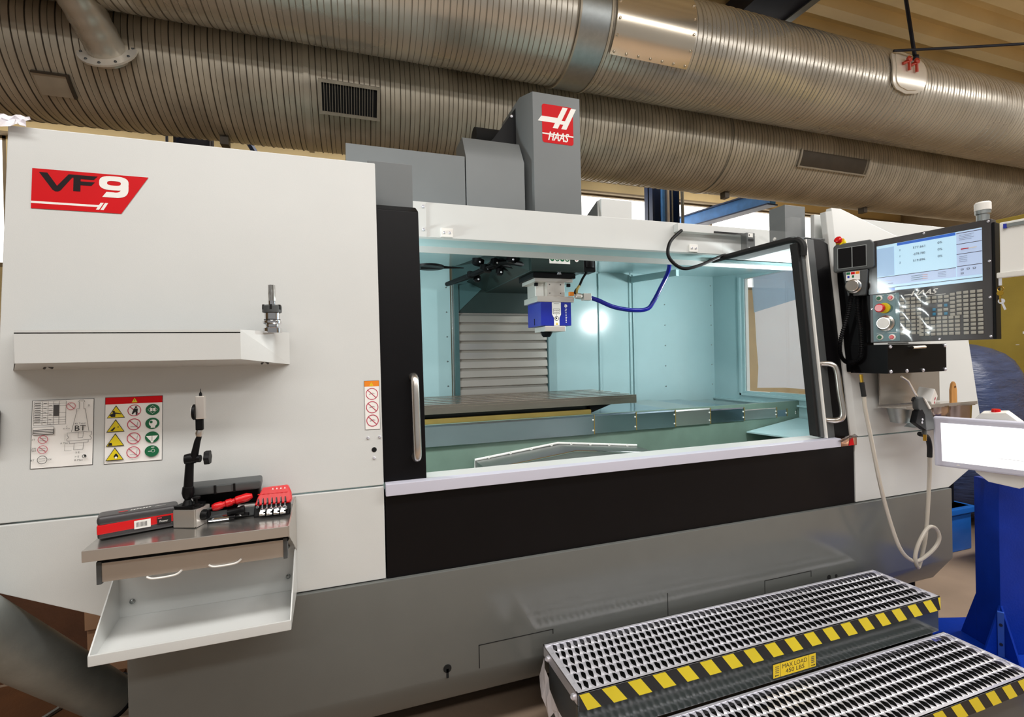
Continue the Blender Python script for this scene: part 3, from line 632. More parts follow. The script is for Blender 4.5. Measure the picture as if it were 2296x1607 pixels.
# ------------------------------------------------------------------ laser head
lh = thing('laser_unit', 'silver and blue laser processing head hanging from the spindle', 'laser head', (1.53, 1.4, 1.93))
def LB(name, m, *b, bevel=.003, **k): return B(name, m, lh, *b, bevel=bevel, **k)
LB('adapter_plate', 'black', 1.34, 1.24, 2.36, 1.69, 1.56, 2.398)
MB().lathe([(.05, 0), (.045, .05)], (1.55, 1.32, 2.37)).build('spindle_nose', 'steel', lh)
MB().lathe([(.018, 0), (.004, .03)], (1.545, 1.225, 2.385), n=12).build('locating_cone', 'galv', lh)
up_ = LB('upper_flange', 'alu', 1.355, 1.25, 2.330, 1.67, 1.53, 2.358)
LB('neck', 'alu', 1.455, 1.25, 2.222, 1.60, 1.53, 2.330); LB('neck_rear', 'alu', 1.40, 1.36, 2.222, 1.63, 1.53, 2.330)
LB('label_plate', 'print_white', 1.385, 1.31, 2.228, 1.452, 1.325, 2.305, bevel=.001)
LB('lower_flange', 'alu', 1.37, 1.245, 2.178, 1.675, 1.53, 2.222)
for x in (1.37, 1.64):
    LB('clamp_bolt', 'black', x - .005, 1.27, 2.30, x + .02, 1.295, 2.325)
for x in (1.475, 1.565):
    for z in (2.245, 2.31): MB().cyl((x, 1.2495, z), .004, .002, (0, -1, 0), 8).build('screw_hole', 'void', lh)
bh = LB('blue_housing', 'blue_housing', 1.40, 1.25, 1.998, 1.652, 1.53, 2.178, bevel=.004)
B('side_slot', 'void', bh, 1.398, 1.38, 2.01, 1.401, 1.39, 2.06)
dc_ = MB(frame((1.40, 1.2495, 1.998), (1, 0, 0), (0, 0, 1)))
dc_.flat('sticker_white', [(.105, 0), (.15, 0), (.15, .06), (.164, .085), (.164, .178), (.09, .178), (.09, .085), (.105, .06)])
dc_.rect('grey_ink', .098, .09, .156, .128).rect('print_white', .101, .093, .153, .125)
for k in range(6): dc_.rect('grey_ink', .104 + .0078 * k, .1115, .109 + .0078 * k, .1165).rect('grey_ink', .106 + .0072 * k, .0995, .1105 + .0072 * k, .1045)
dc_.line('grey_ink', [(.127, .09), (.127, .072)], .002).disc('ink_black', .127, .055, .017).disc('print_white', .127, .055, .013).disc('ink_black', .124, .057, .007)
dc_.flat('yellow_sign', [(.118, .008), (.138, .008), (.128, .026)]).rect('grey_ink', .105, .166, .15, .168)
dc_.build('label', None, bh, smooth=False)
dv = MB(frame((1.40 + .205, 1.2495, 1.998 + .165), (0, 0, -1), (1, 0, 0)))
for k in range(9): dv.rect('print_white', .036 + .0125 * k, -.004 - .004 * (k == 1), .041 + .0125 * k, .006 + .003 * (k in (0, 5)))
dv.flat('print_white', [(0, -.008), (.02, -.012), (.028, .0), (.016, .014), (.004, .008)]).flat('blue_housing', [(.010, -.002), (.018, -.004), (.016, .004)])
dv.build('maker_mark', None, bh, smooth=False)
LB('nozzle_plate', 'alu', 1.432, 1.25, 1.955, 1.60, 1.47, 1.996)
MB().lathe([(.026, 0), (.036, .012), (.048, .042)], (1.475, 1.33, 1.915), n=10).build('nozzle', 'black', lh, smooth=False)
MB().box(1.63, 1.22, 2.225, 1.665, 1.25, 2.255).build('orange_block', 'orange', lh, bevel=.002, label='orange connector')
cn = MB(); cn.lathe([(.022, 0), (.024, .005), (.024, .045), (.018, .05)], (1.675, 1.22, 2.226), (1, 0, -.12), 16); cn.box(1.735, 1.195, 2.19, 1.80, 1.245, 2.243)
cn.build('hose_connector', 'alu', lh, bevel=.003)
MB().tube(smooth_path([(1.80, 1.26, 2.42), (1.74, 1.22, 2.36), (1.70, 1.2, 2.30), (1.67, 1.21, 2.26), (1.675, 1.22, 2.24)], 6), .009, 8).build('pigtail_cable', 'black', lh)
MB().tube(smooth_path([(1.70, 1.2, 2.30), (1.68, 1.2, 2.27), (1.68, 1.21, 2.245)], 5), .010, 8).build('pigtail_sleeve', 'brass_strip', lh)
tag(MB().tube(smooth_path([(1.795, 1.22, 2.215), (1.87, 1.21, 2.19), (2.0, 1.2, 2.14), (2.17, 1.2, 2.118), (2.30, 1.2, 2.13), (2.36, 1.2, 2.19), (2.43, 1.2, 2.30), (2.50, 1.2, 2.42), (2.53, 1.21, 2.50)], 8), .017, 14).build('laser_hose', 'blue_hose'), 'thick dark blue hose curving from the laser head up to the roof', 'hose')
# ================================================================== CONTROL PENDANT (faces left, edge-on to the machine front)
PO = Vector((2.959, -.094, 2.405)); PU = Vector((.171, -.985, 0)).normalized()
PF = frame(PO, PU, (0, 0, 1))                     # x along the face away from the machine, y up, z out of the face
pd = thing('control_pendant', 'black CNC control pendant with lit screen and keypad under clear film', 'control panel', (3.1, -.2, 1.62))
MB(PF).box(0, -.6, -.06, .544, 0, 0).build('housing', 'panel_face', pd, bevel=.004)
MB(PF).box(-.06, -.6, -.10, .01, -.02, -.02).build('rear_housing', 'black', pd, bevel=.004)
MB(PF).box(.06, -.56, -.16, .45, -.06, -.06).build('back_box', 'black', pd, bevel=.006)
MB(PF).box(.545, -.6, -.062, .556, -.02, .0).build('side_plate', 'black', pd, bevel=.002)
jb = MB().box(2.945, -.2, 1.625, 3.458, .02, 1.793).build('junction_box', 'black_paint', pd, bevel=.003)
for x in (2.965, 3.10, 3.24, 3.44): MB().screw((x, -.2, 1.637), .010, (0, -1, 0)).build('screw', 'galv', jb)
for x in (2.965, 3.44): MB().screw((x, -.2, 1.780), .010, (0, -1, 0)).build('screw', 'galv', jb)
MB().tube([(3.13, -.215, 1.772), (3.24, -.215, 1.775)], .009, 8).build('box_handle', 'brushed', jb)
MB().box(3.25, -.12, 1.797, 3.45, .0, 1.806).build('paper_edge', 'print_white', jb)
MB().prism([(2.948, .045, 1.63), (2.948, .095, 2.2), (2.948, .1, 2.33), (2.948, -.06, 2.33), (2.948, -.06, 1.63)], (.09, 0, 0)).build('arm_column', 'black', pd, bevel=.003)
MB().box(3.2, .0, 1.70, 3.4, .12, 1.78).build('support_arm', 'black', pd, bevel=.004)
# screen
sc = MB(PF).box(.043, -.303, -.001, .508, -.036, .0015).build('screen', 'screen', pd, smooth=False)
d = MB(PF); d.layer = 8
d.rect('screen_blue', .145, -.052, .405, -.037); d.rect('screen_side', .043, -.215, .13, -.052); d.rect('screen_panel', .043, -.27, .405, -.222); d.rect('screen_panel', .408, -.27, .508, -.038)
for x0, x1, yy in ((.043, .405, -.219), (.408, .508, -.10), (.408, .508, -.152), (.408, .508, -.215), (.043, .508, -.283), (.408, .508, -.044)): d.rect('grey_ink', x0, yy - .003, x1, yy)
d.rect('screen_blue', .043, -.303, .13, -.288)
for i, (lab, val) in enumerate((('X', '577.661'), ('Y', '-278.780'), ('Z', '519.896'))):
    yy = -.085 - .036 * i
    d.text('ink_black', lab, .155, yy, .162, yy + .011); d.text('ink_black', val, .22, yy, .275, yy + .012); d.text('ink_black', '0%', .33, yy + .004, .35, yy + .016)
for k in range(3): d.rect('green', .21, -.236 - .011 * k, .262, -.234 - .011 * k); d.rect('orange', .262, -.236 - .011 * k, .285, -.234 - .011 * k)
for k in range(4): d.rect('grey_ink', .425 + .024 * (k % 3), -.238 - .02 * (k // 3), .436 + .024 * (k % 3), -.230 - .02 * (k // 3)); d.rect('screen_panel', .427 + .024 * (k % 3), -.236 - .02 * (k // 3), .434 + .024 * (k % 3), -.232 - .02 * (k // 3))
for k in range(4): d.rect('grey_ink', .42, -.058 - .008 * k, .48 - .01 * (k % 2), -.0565 - .008 * k); d.rect('grey_ink', .42, -.168 - .009 * k, .452, -.1665 - .009 * k); d.rect('grey_ink', .33, -.234 - .008 * k, .365, -.2328 - .008 * k)
d.rect('red', .427, -.132, .458, -.127); d.rect('print_white', .458, -.132, .49, -.127)
d.rect('print_white', .06, -.245, .12, -.243); d.rect('grey_ink', .10, -.262, .125, -.26)
d.build('screen_content', None, sc, smooth=False)
# keypad face print
d = MB(PF)
d.flat('panel_teal', [(.018, -.592), (.15, -.592), (.15, -.318), (.018, -.318)])
d.text('print_white', 'HAAS', .205, -.345, .325, -.317, .4); d.text('print_white', 'HAAS', .208, -.345, .328, -.317, .4)
d.rect('print_white', .175, -.339, .218, -.334); d.rect('print_white', .23, -.353, .36, -.3505)
for x, yy, w in ((.035, -.325, .04), (.09, -.325, .045), (.035, -.545, .04), (.09, -.545, .045)): d.rect('print_white', x, yy, x + w, yy + .002)
d.build('face_print', None, pd, smooth=False)
km = MB().box(-.0105, -.0078, 0, .0105, .0078, .006); k0 = km.build('key', 'key', pd, bevel=.0025)
kb = k0.data; keys = []
for c in range(4):
    for r in range(6): keys.append((.415 + .0273 * c, -.354 - .0212 * r, 'key'))
for r in range(6): keys.append((.388, -.358 - .0212 * r, 'key'))
for c in range(3):
    for r in range(5): keys.append((.442 + .0283 * c, -.478 - .0212 * r, 'key'))
for c in range(7):
    for r in range(5): keys.append((.252 + .0258 * c, -.478 - .0212 * r, 'key'))
for c in range(4):
    for r in range(2): keys.append((.285 + .026 * c, -.366 - .0212 * r, 'key'))
for x, yy, q in ((.335, -.412, 'key'), (.335, -.436, 'key'), (.335, -.456, 'key'), (.36, -.412, 'key_blue'), (.36, -.434, 'key'), (.36, -.456, 'key_blue'), (.31, -.43, 'key_blue'), (.31, -.455, 'key_blue')): keys.append((x, yy, q))
for c in range(4):
    for r in range(10): keys.append((.165 + .0258 * c, -.36 - .0212 * r, 'key'))
kblue = kb.copy(); kblue.materials[0] = MATS['key_blue']
for i, (x, yy, q) in enumerate(keys):
    if q == 'key_blue': M_ = PF @ T(x, yy, 0) @ Matrix.Scale(.7, 4, (1, 0, 0)); put('key', kblue, pd, M_)
    elif i == 0: k0.matrix_local = T(*(-pd.location)) @ PF @ T(x, yy, 0)
    else: put('key', kb, pd, PF @ T(x, yy, 0))
for x, yy, c in ((.051, -.34, 'green'), (.110, -.343, 'red_gloss'), (.052, -.568, 'green'), (.113, -.57, 'red_gloss')):
    r_ = MB(PF).lathe([(.0175, 0), (.0175, .004), (.013, .008)], (x, yy, 0), n=20).build('push_button', 'print_white', pd)
    MB(PF).lathe([(.011, .0), (.011, .010), (.009, .012)], (x, yy, 0), n=18).build('button_cap', c, r_)
es = MB(PF).lathe([(.030, 0), (.030, .012), (.026, .014)], (.078, -.40, 0), n=24).build('emergency_stop', 'yellow', pd)
MB(PF).lathe([(.012, .01), (.012, .03), (.024, .032), (.025, .05), (.02, .056)], (.072, -.40, 0), n=24).build('stop_button', 'red_gloss', es)
jw = MB(PF).lathe([(.046, 0), (.046, .006), (.038, .01), (.036, .03), (.033, .033)], (.082, -.488, 0), n=32).build('jog_wheel', 'brushed', pd)
MB(PF).lathe([(.030, .033), (.030, .035), (.012, .036)], (.082, -.488, 0), n=24).build('wheel_face', 'print_white', jw)
for x, yy in ((.012, -.012), (.27, -.010), (.533, -.012), (.535, -.21), (.535, -.39), (.535, -.585), (.33, -.59), (.012, -.4)): MB(PF).screw((x, yy, 0), .006, (0, 0, 1)).build('screw', 'galv', pd)
bc = MB().lathe([(.034, 0), (.034, .012), (.026, .016), (.026, .045), (.031, .05), (.031, .068)], (3.095, -.575, 2.395), n=24).build('beacon_base', 'galv_dull', pd)
MB().lathe([(.033, 0), (.033, .035), (.028, .042)], (3.095, -.575, 2.463), n=24).build('beacon_lens', 'print_white', bc, label='white beacon cap')
# clear film over the face
fm = MB(PF); nx, ny = 40, 44; random.seed(11)
ph = [(random.uniform(4, 22), random.uniform(4, 22), random.uniform(0, 6)) for _ in range(5)]
vs = []
for j in range(ny + 1):
    for i in range(nx + 1):
        x = .002 + .54 * i / nx; yy = -.598 + .596 * j / ny
        h = .013 + sum(.0009 * math.sin(a * x + b * yy + c) for a, b, c in ph)
        if yy < -.32 and .14 < x < .30: h += .004 * math.sin(60 * x + 35 * yy) * math.sin(23 * yy)
        if x < .13 and -.6 < yy < -.32: h = .004
        vs.append((x, yy, max(.009 if x > .14 else .003, h)))
fm.add(vs, [(j * (nx + 1) + i, j * (nx + 1) + i + 1, (j + 1) * (nx + 1) + i + 1, (j + 1) * (nx + 1) + i) for j in range(ny) for i in range(nx) if not (i < 10 and j < 21)])
fm.build('protective_film', 'film', pd, label='crinkled clear protective film', ang=180)
# key ring hanging at the side
kt = thing('key_bunch', 'small bunch of metal keys hanging on the pendant side', 'keys', (3.06, -.66, 1.95))
KF = frame((3.055, -.66, 2.06), PU, (0, 0, 1))
MB(KF).tube([(.012 * math.cos(a / 8 * 6.283), .012 * math.sin(a / 8 * 6.283) - .01, .004) for a in range(8)], .002, 6, closed=True).build('ring', 'brass', kt)
for k, (a, m_) in enumerate(((.0, 'brass'), (.3, 'galv'))):
    MB(KF @ Matrix.Translation((.004 * k, -.03 - .04 * k, .004)) @ Matrix.Rotation(a, 4, 'Z')).lathe([(.013, 0), (.013, .002)], (0, 0, 0), n=14).box(-.004, -.045, 0, .004, -.01, .002).build('key_blade', m_, kt)
MB(KF).box(-.006, .008, 0, .006, .05, .003).build('lock', 'galv', kt)
# note pad on the pendant side
CF = frame((3.06, -.655, 2.378), PU, (0, 0, 1))
cb = thing('note_pad', 'white paper pad on a clip holder beside the pendant screen', 'note pad', (3.07, -.8, 2.12))
MB(CF).box(0, -.27, -.02, .36, 0, -.006).build('backboard', 'monitor_white', cb, bevel=.004)
pp = MB(CF); pv = []
for j in range(9):
    for i in range(2): pv.append((.004 + .35 * i, -.004 - .243 * j / 8, -.003 + .010 * (j / 8) ** 2))
pp.add(pv, [(2 * j, 2 * j + 1, 2 * j + 3, 2 * j + 2) for j in range(8)]).build('paper', 'print_white', cb)
MB(CF).box(-.008, -.275, -.006, .36, -.247, .016).build('ledge', 'monitor_white', cb, bevel=.005)
MB(CF).box(.02, -.03, -.002, .16, -.012, .006).build('clip', 'galv_dull', cb, bevel=.002)
MB(CF).box(.018, -.034, .0, .03, -.012, .008).build('clip_end', 'ribbon_blue', cb)
e = MB(CF); e.layer = 6
e.text('red', 'office', .07, -.028, .13, -.018, .2); e.rect('grey_ink', .05, -.036, .15, -.0355); e.rect('grey_ink', .05, -.236, .14, -.2355)
e.build('paper_print', None, cb, smooth=False)
# ================================================================== REMOTE JOG HANDLE
JF = frame((2.86, .04, 2.40), (.42, -.907, 0), (.0, .02, 1))
jh = thing('jog_handle', 'dark handheld jog remote with small screen and emergency stop', 'remote control', (2.9, 0, 2.1))
MB(JF).prism([(-.01, -.155, -.06), (.185, -.155, -.06), (.195, -.14, -.06), (.195, -.01, -.06), (.18, .015, -.06), (.005, .015, -.06), (-.01, 0, -.06)], (0, 0, .06)).build('head', 'dark_grey', jh, bevel=.008, seg=3)
MB(JF).prism([(.035, -.155, -.055), (.165, -.155, -.055), (.15, -.31, -.055), (.06, -.31, -.055)], (0, 0, .05)).build('grip', 'dark_grey', jh, bevel=.008, seg=3)
MB(JF).box(.012, -.14, 0, .16, -.012, .003).build('display_bezel', 'galv_dull', jh, bevel=.001)
MB(JF).box(.016, -.136, .001, .085, -.016, .0045).box(.09, -.136, .001, .156, -.016, .0045).build('display', 'black_paint', jh, bevel=.0005)
d = MB(JF); d.layer = 2
d.rect('print_white', .055, -.215, .125, -.163)
for i, c in enumerate(('green', 'red', 'orange')): d.rect(c, .057 + .023 * i, -.18, .077 + .023 * i, -.165)
for i, c in enumerate(('ribbon_blue', 'green', 'print_white')): d.rect(c, .062 + .023 * i, -.2, .073 + .023 * i, -.186)
d.build('button_label', None, jh, smooth=False)
MB(JF).lathe([(.042, 0), (.042, .012), (.036, .018), (.034, .045), (.03, .048)], (.092, -.252, -.005), n=24).build('wheel', 'brushed', jh)
es = MB(JF).lathe([(.026, 0), (.026, .02)], (.03, .02, -.03), (-.3, .5, .8), 20).build('emergency_stop', 'yellow', jh)
MB(JF).lathe([(.012, .015), (.012, .03), (.02, .032), (.021, .048), (.016, .052)], (.03, .02, -.03), (-.3, .5, .8), 20).build('stop_button', 'red_gloss', es)
cp = [Vector(p) for p in smooth_path([(2.90, -.03, 2.11), (2.89, -.01, 1.98), (2.885, .035, 1.82), (2.89, .035, 1.73), (2.90, .0, 1.69), (2.915, -.06, 1.72), (2.92, -.065, 1.85), (2.92, -.05, 1.99), (2.925, -.045, 2.10)], 26)]
rad = [.0105 + (.003 if i % 2 == 0 else -.0015) for i in range(len(cp))]
tag(MB().tube(cp, rad, 10).build('coiled_cord', 'black', ang=20), 'dark coiled cord looping below the jog remote', 'cord')
# ================================================================== STEEL TRAY WITH BINS, AIR GUN
st = thing('accessory_tray', 'bent steel tray with bins below the black junction box', 'tray', (3.4, -.1, 1.40))
MB().box(3.16, -.01, 1.42, 3.72, .0, 1.615).build('back_plate', 'steel_warm', st, bevel=.001)
MB().box(3.14, -.17, 1.405, 3.80, -.005, 1.412).box(3.14, -.172, 1.405, 3.80, -.17, 1.425).build('shelf', 'steel_warm', st, bevel=.001)
MB().lathe([(.05, 0), (.07, .09), (.075, .09), (.055, -.004)], (3.22, -.09, 1.32), n=20).build('bin', 'galv_dull', st)
MB().lathe([(.062, 0), (.075, .02), (.075, .06), (.07, .06)], (3.50, -.10, 1.35), n=24).build('bin', 'bin_steel', st)
MB().lathe([(.088, 0), (.095, .14), (.11, .142), (.11, .146), (.09, .146), (.085, .01)], (3.68, -.10, 1.265), n=28).build('bin', 'bin_steel', st)
t = thing('brush', 'wooden handled brush standing in the right steel bin', 'brush', (3.63, -.12, 1.28))
MB().prism([(3.605, -.14, 1.27), (3.665, -.14, 1.27), (3.662, -.14, 1.50), (3.652, -.14, 1.54), (3.635, -.14, 1.555), (3.618, -.14, 1.54), (3.607, -.14, 1.50)], (0, .015, 0)).build('handle', 'wood', t, bevel=.004)
MB().cyl((3.64, -.1405, 1.52), .006, .002, (0, -1, 0), 10).build('hanging_hole', 'brown_board', t)
t = thing('paper_box', 'small crumpled white cardboard box on the steel tray', 'box', (3.42, -.1, 1.412))
bx_ = MB(Matrix.Translation((3.41, -.11, 1.45)) @ Matrix.Rotation(.5, 4, 'Y') @ Matrix.Rotation(.35, 4, 'Z')).box(-.05, -.04, -.03, .06, .04, .06).build('carton', 'print_white', t, bevel=.006)
MB(Matrix.Translation((3.41, -.11, 1.45)) @ Matrix.Rotation(.5, 4, 'Y') @ Matrix.Rotation(.35, 4, 'Z') @ frame((0, -.0405, 0), (1, 0, 0), (0, 0, 1))).disc('red_line', .015, .02, .01).disc('red_line', .03, .0, .009).build('red_print', None, bx_, smooth=False)
MB().poly([(3.30, -.12, 1.42), (3.37, -.13, 1.415), (3.35, -.09, 1.47)]).build('loose_sheet', 'print_white', t, smooth=False)
hb = MB().prism([(3.16, -.20, 1.30), (3.30, -.20, 1.30), (3.31, -.20, 1.32), (3.20, -.20, 1.32)], (0, .06, .0)).build('gun_hook', 'galv_dull', st, bevel=.002)
ag = thing('air_gun', 'dark grey air blow gun with bent metal nozzle hanging on the tray', 'air gun', (3.24, -.23, 1.32))
AF = frame((3.085, -.235, 1.455), (1, 0, 0), (0, 0, 1))
MB(AF).prism([(-.005, .03, 0), (.04, .035, 0), (.10, -.02, 0), (.13, -.10, 0), (.14, -.16, 0), (.06, -.16, 0), (.05, -.09, 0), (.0, -.03, 0)], (0, 0, .035)).build('body', 'dark_grey', ag, bevel=.007)
MB(AF).prism([(-.005, -.045, .002), (.03, -.035, .002), (.055, -.07, .002), (.06, -.16, .002), (-.03, -.11, .002)], (0, 0, .034)).build('trigger_guard', 'black', ag, bevel=.004)
for x, yy in ((.026, -.095), (.022, -.112)): MB(AF).screw((x, yy, .035), .0065, (0, 0, 1)).build('screw', 'galv', ag)
MB(AF).prism([(.035, .03, .03), (.052, .022, .03), (.10, -.035, .03), (.085, -.04, .03)], (0, 0, .012)).build('lever', 'monitor_white', ag, bevel=.003)
MB(AF).tube([(-.115, .155, .02), (-.062, .13, .02), (.01, .04, .02)], .0065, 8).build('nozzle', 'brushed', ag)
MB(AF).tube(smooth_path([(.0, .03, .015), (-.015, .025, .015), (-.02, .01, .015)], 4), .006, 8).build('hook', 'black', ag)
MB(AF).cyl((.075, -.155, .017), .013, .03, (0, -1, 0), 12).build('swivel', 'dark_grey', ag)
MB(AF).cyl((.077, -.183, .017), .009, .04, (0, -1, 0), 6).build('brass_fitting', 'brass', ag)
hs = thing('air_hose', 'pale air hose with a loop knot hanging from the black box', 'hose', (3.2, -.17, .45))
hp = smooth_path([(2.79, -.17, 1.50), (2.80, -.17, 1.42), (2.84, -.17, 1.26), (2.91, -.17, .98), (2.985, -.17, .76), (3.06, -.17, .60), (3.14, -.17, .52), (3.22, -.175, .50), (3.32, -.19, .555), (3.36, -.2, .62), (3.33, -.2, .685), (3.27, -.195, .695), (3.20, -.19, .62), (3.17, -.185, .54), (3.19, -.18, .475), (3.24, -.16, .455), (3.29, -.15, .52), (3.325, -.15, .64), (3.35, -.15, .82), (3.368, -.15, 1.0), (3.372, -.15, 1.10)], 8)
MB().tube(hp, .0105, 10).build('tube', 'hose_clear', hs)
MB().tube(smooth_path([(3.372, -.15, 1.10), (3.365, -.155, 1.17), (3.30, -.18, 1.235), (3.18, -.215, 1.265)], 6), .0135, 10).build('sleeve', 'rubber', hs)
MB().tube([(2.79, -.17, 1.50), (2.782, -.165, 1.58)], .0125, 10).build('sleeve', 'rubber', hs)
MB().cyl((2.782, -.165, 1.58), .009, .045, (0, 0.1, 1), 6).build('brass_fitting', 'brass', hs)
# ================================================================== PEDESTAL AND MONITOR
pe = thing('pedestal', 'dark blue painted steel pedestal with flared foot and base plate', 'pedestal', (3.55, -.35, 0))
PX_ = frame((3.575, -.38, 0), (.947, -.32, 0), (.32, .947, 0)); cw = .074
MB(PX_).box(-cw, -cw, .02, cw, cw, 1.0).build('column', 'blue_paint', pe, bevel=.004)
for pts in ([(-cw, .02), (-cw - .10, .02), (-cw - .09, .05), (-cw, .30)], [(cw, .02), (cw + .10, .02), (cw + .09, .05), (cw, .30)]):
    MB(PX_).prism([(p[0], -cw, p[1]) for p in pts], (0, .012, 0)).build('foot_gusset', 'blue_paint', pe, bevel=.002)
    MB(PX_).prism([(-cw, p[0], p[1]) for p in pts], (.012, 0, 0)).build('foot_gusset', 'blue_paint', pe, bevel=.002)
mat('blue_paint_light', '2A4FA4', .4, var=.1)
rbb = MB(PX_ @ Matrix.Translation((-cw, -cw, 0)) @ Matrix.Rotation(-math.pi / 4, 4, 'Z')).box(-.014, -.022, .02, .014, .02, .27).build('corner_rib', 'blue_paint_light', pe, bevel=.002)
for z in (.09, .2): MB(PX_ @ Matrix.Translation((-cw, -cw, 0)) @ Matrix.Rotation(-math.pi / 4, 4, 'Z')).cyl((0, -.022, z), .008, .003, (0, -1, 0), 10).build('bolt', 'navy', rbb)
MB(frame((3.56, -.37, 0), (.947, -.32, 0), (.32, .947, 0))).box(-.33, -.55, .0, .7, .32, .02).build('base_plate', 'blue_paint', pe, bevel=.004)
MB().prism([(3.15, -.06, .02), (3.75, .16, .02), (3.75, .22, .02), (3.15, .0, .02)], (0, 0, .05)).build('outrigger', 'black', pe, bevel=.003)
MF = frame((3.23, -.253, 1.367), (.312, -.95, .0), (-.08, -.03, 1))
mo = thing('touch_monitor', 'flat silver rimmed monitor with a bright blank screen on the pedestal', 'monitor', (3.4, -.45, 1.03))
MB(MF).box(0, -.29, -.04, .62, 0, 0).build('case', 'bezel_lilac', mo, bevel=.008, seg=3)
MB(MF).box(.01, -.28, -.0005, .61, -.01, .002).build('bezel', 'bezel_lilac', mo, bevel=.001)
sc2 = MB(MF).box(.036, -.255, .001, .585, -.032, .0035).build('screen', 'screen_white', mo, smooth=False)
d = MB(MF); d.layer = 26
d.rect('grey_ink', .27, -.205, .5, -.2035).flat('print_white', [(.095, -.272), (.105, -.264), (.115, -.272)]).build('screen_content', None, sc2, smooth=False)
MB(MF).prism([(.16, -.28, -.04), (.44, -.28, -.04), (.42, -.32, -.04), (.34, -.37, -.04), (.22, -.355, -.04), (.17, -.31, -.04)], (0, 0, -.12)).build('lower_bracket', 'monitor_white', mo, bevel=.006)
MB(MF).prism([(.16, -.02, -.045), (.20, .03, -.045), (.30, .04, -.045), (.36, -.02, -.045)], (0, 0, -.08)).build('upper_bracket', 'monitor_white', mo, bevel=.006)
MB(MF).lathe([(.02, 0), (.018, .015)], (.255, .035, -.08), (0, 1, 0), 14).build('red_button', 'red_gloss', mo)
# ================================================================== OPERATOR STEPS
mat('skirt', '3C4241', .12, var=.05)
sp = thing('operator_step', 'two tread galvanised step platform with yellow and black striped edges', 'step platform', (1.9, -.4, 0))
def tread(x0, x1, y0, y1, z, nx, ny, sub):
    m = MB().use('galv'); cx = (x1 - x0 - .03) / nx; cy = (y1 - y0 - .03) / ny
    m.box(x0, y0, z - .05, x1, y0 + .003, z).box(x0, y1 - .003, z - .05, x1, y1, z).box(x0, y0, z - .05, x0 + .003, y1, z).box(x1 - .003, y0, z - .05, x1, y1, z)
    m.box(x0, y0, z - .003, x1, y0 + .015, z).box(x0, y1 - .015, z - .003, x1, y1, z).box(x0, y0, z - .007, x0 + .028, y1, z - .004).box(x1 - .028, y0, z - .007, x1, y1, z - .004)
    for j in range(ny):
        yc = y0 + .015 + (j + .5) * cy
        for i in range(nx):
            # neighbouring columns are shifted by half a cell in depth
            sh = (i % 2) * 0.0
            xc = x0 + .015 + (i + .5 + (.25 if j % 2 else -.25)) * cx
            if xc - cx / 2 < x0 + .010: xc = x0 + .010 + cx / 2
            hx, hy = cx / 2, cy / 2
            O = [(-hx, -hy, 0), (0, -hy, .0), (hx, -hy, 0), (hx, 0, .0), (hx, hy, 0), (0, hy, .0), (-hx, hy, 0), (-hx, 0, .0)]
            a, b = hx * .46, hy * .98
            H = [(-a * .62, -b * .55, -.002), (0, -b, -.001), (a * .62, -b * .55, .005), (a, 0, .009), (a * .62, b * .55, .005), (0, b, -.001), (-a * .62, b * .55, -.002), (-a, 0, -.004)]
            O = [(p[0], p[1], -.006 if k in (1, 5) else .0) for k, p in enumerate(O)]
            vs = [(xc + p[0], yc + p[1], z + p[2] - .003) for p in O + H]
            m.add(vs, [(k, (k + 1) % 8, 8 + (k + 1) % 8, 8 + k) for k in range(8)])
    tr = m.build('tread', 'galv', sp, ang=50)
    B('tread_dark_sheet', 'void', tr, x0 + .03, y0 + .02, z - .028, x1 - .03, y1 - .02, z - .024)  # black sheet added below the openings to keep them dark
    return tr
def stripes(tr, x0, x1, y, z0, z1, n):
    B('stripe_backing', 'ink_black', tr, x0, y - .003, z0, x1, y - .0005, z1)
    m = MB(frame((x0, y - .003, z0), (1, 0, 0), (0, 0, 1))); L = x1 - x0; p = L / n; h = z1 - z0
    for i in range(n + 1):
        a = p * i - .02; q = [(a + .055, 0), (a + .055 + p * .52, 0), (a + p * .52, h), (a, h)]
        q = [(min(max(u, 0), L), v) for u, v in q]
        if q[1][0] - q[0][0] > .004 or q[2][0] - q[3][0] > .004: m.flat('yellow', q, i == 0)
    m.build('stripe', None, tr, smooth=False)
t1 = tread(.835, 2.982, -.417, -.065, .44, 62, 6, 0); stripes(t1, .840, 2.98, -.417, .368, .436, 18)
t2 = tread(.80, 3.035, -.77, -.40, .23, 64, 6, 0); stripes(t2, .805, 3.033, -.77, .158, .226, 19)
B('front_skirt', 'skirt', sp, .84, -.405, .245, 2.99, -.385, .38, bevel=.002)
B('front_skirt', 'dark_grey', sp, .82, -.755, .0, 3.02, -.735, .165, bevel=.002)
for x in (.845, 2.955):
    MB().prism([(x, -.39, .0), (x, -.39, .40), (x, -.10, .40), (x, -.10, .0)], (.012, 0, 0)).build('side_plate', 'dark_grey', sp, bevel=.002)
    MB().prism([(x, -.72, .0), (x, -.72, .19), (x, -.40, .19), (x, -.40, .0)], (.012, 0, 0)).build('side_plate', 'dark_grey', sp, bevel=.002)
for yy in (-.38, -.12): MB().screw((.835, yy, .405), .013, (-1, 0, 0)).build('bolt', 'galv', sp)
MB(frame((.833, -.33, .24), (0, -1, 0), (0, 0, 1))).flat('yellow', [(0, 0), (.09, 0), (.045, .08)]).build('warning_triangle', None, sp, smooth=False)
sg = MB(frame((1.836, -.4055, .258), (1, 0, 0), (0, 0, 1))).rect('ink_black', -.003, -.003, .267, .066).rect('yellow_sign', 0, 0, .264, .063)
sg.rect('ink_black', .043, 0, .045, .063).rect('ink_black', .219, 0, .221, .063).text('ink_black', 'MAX LOAD', .056, .035, .208, .055).text('ink_black', '450 LBS', .075, .009, .19, .029)
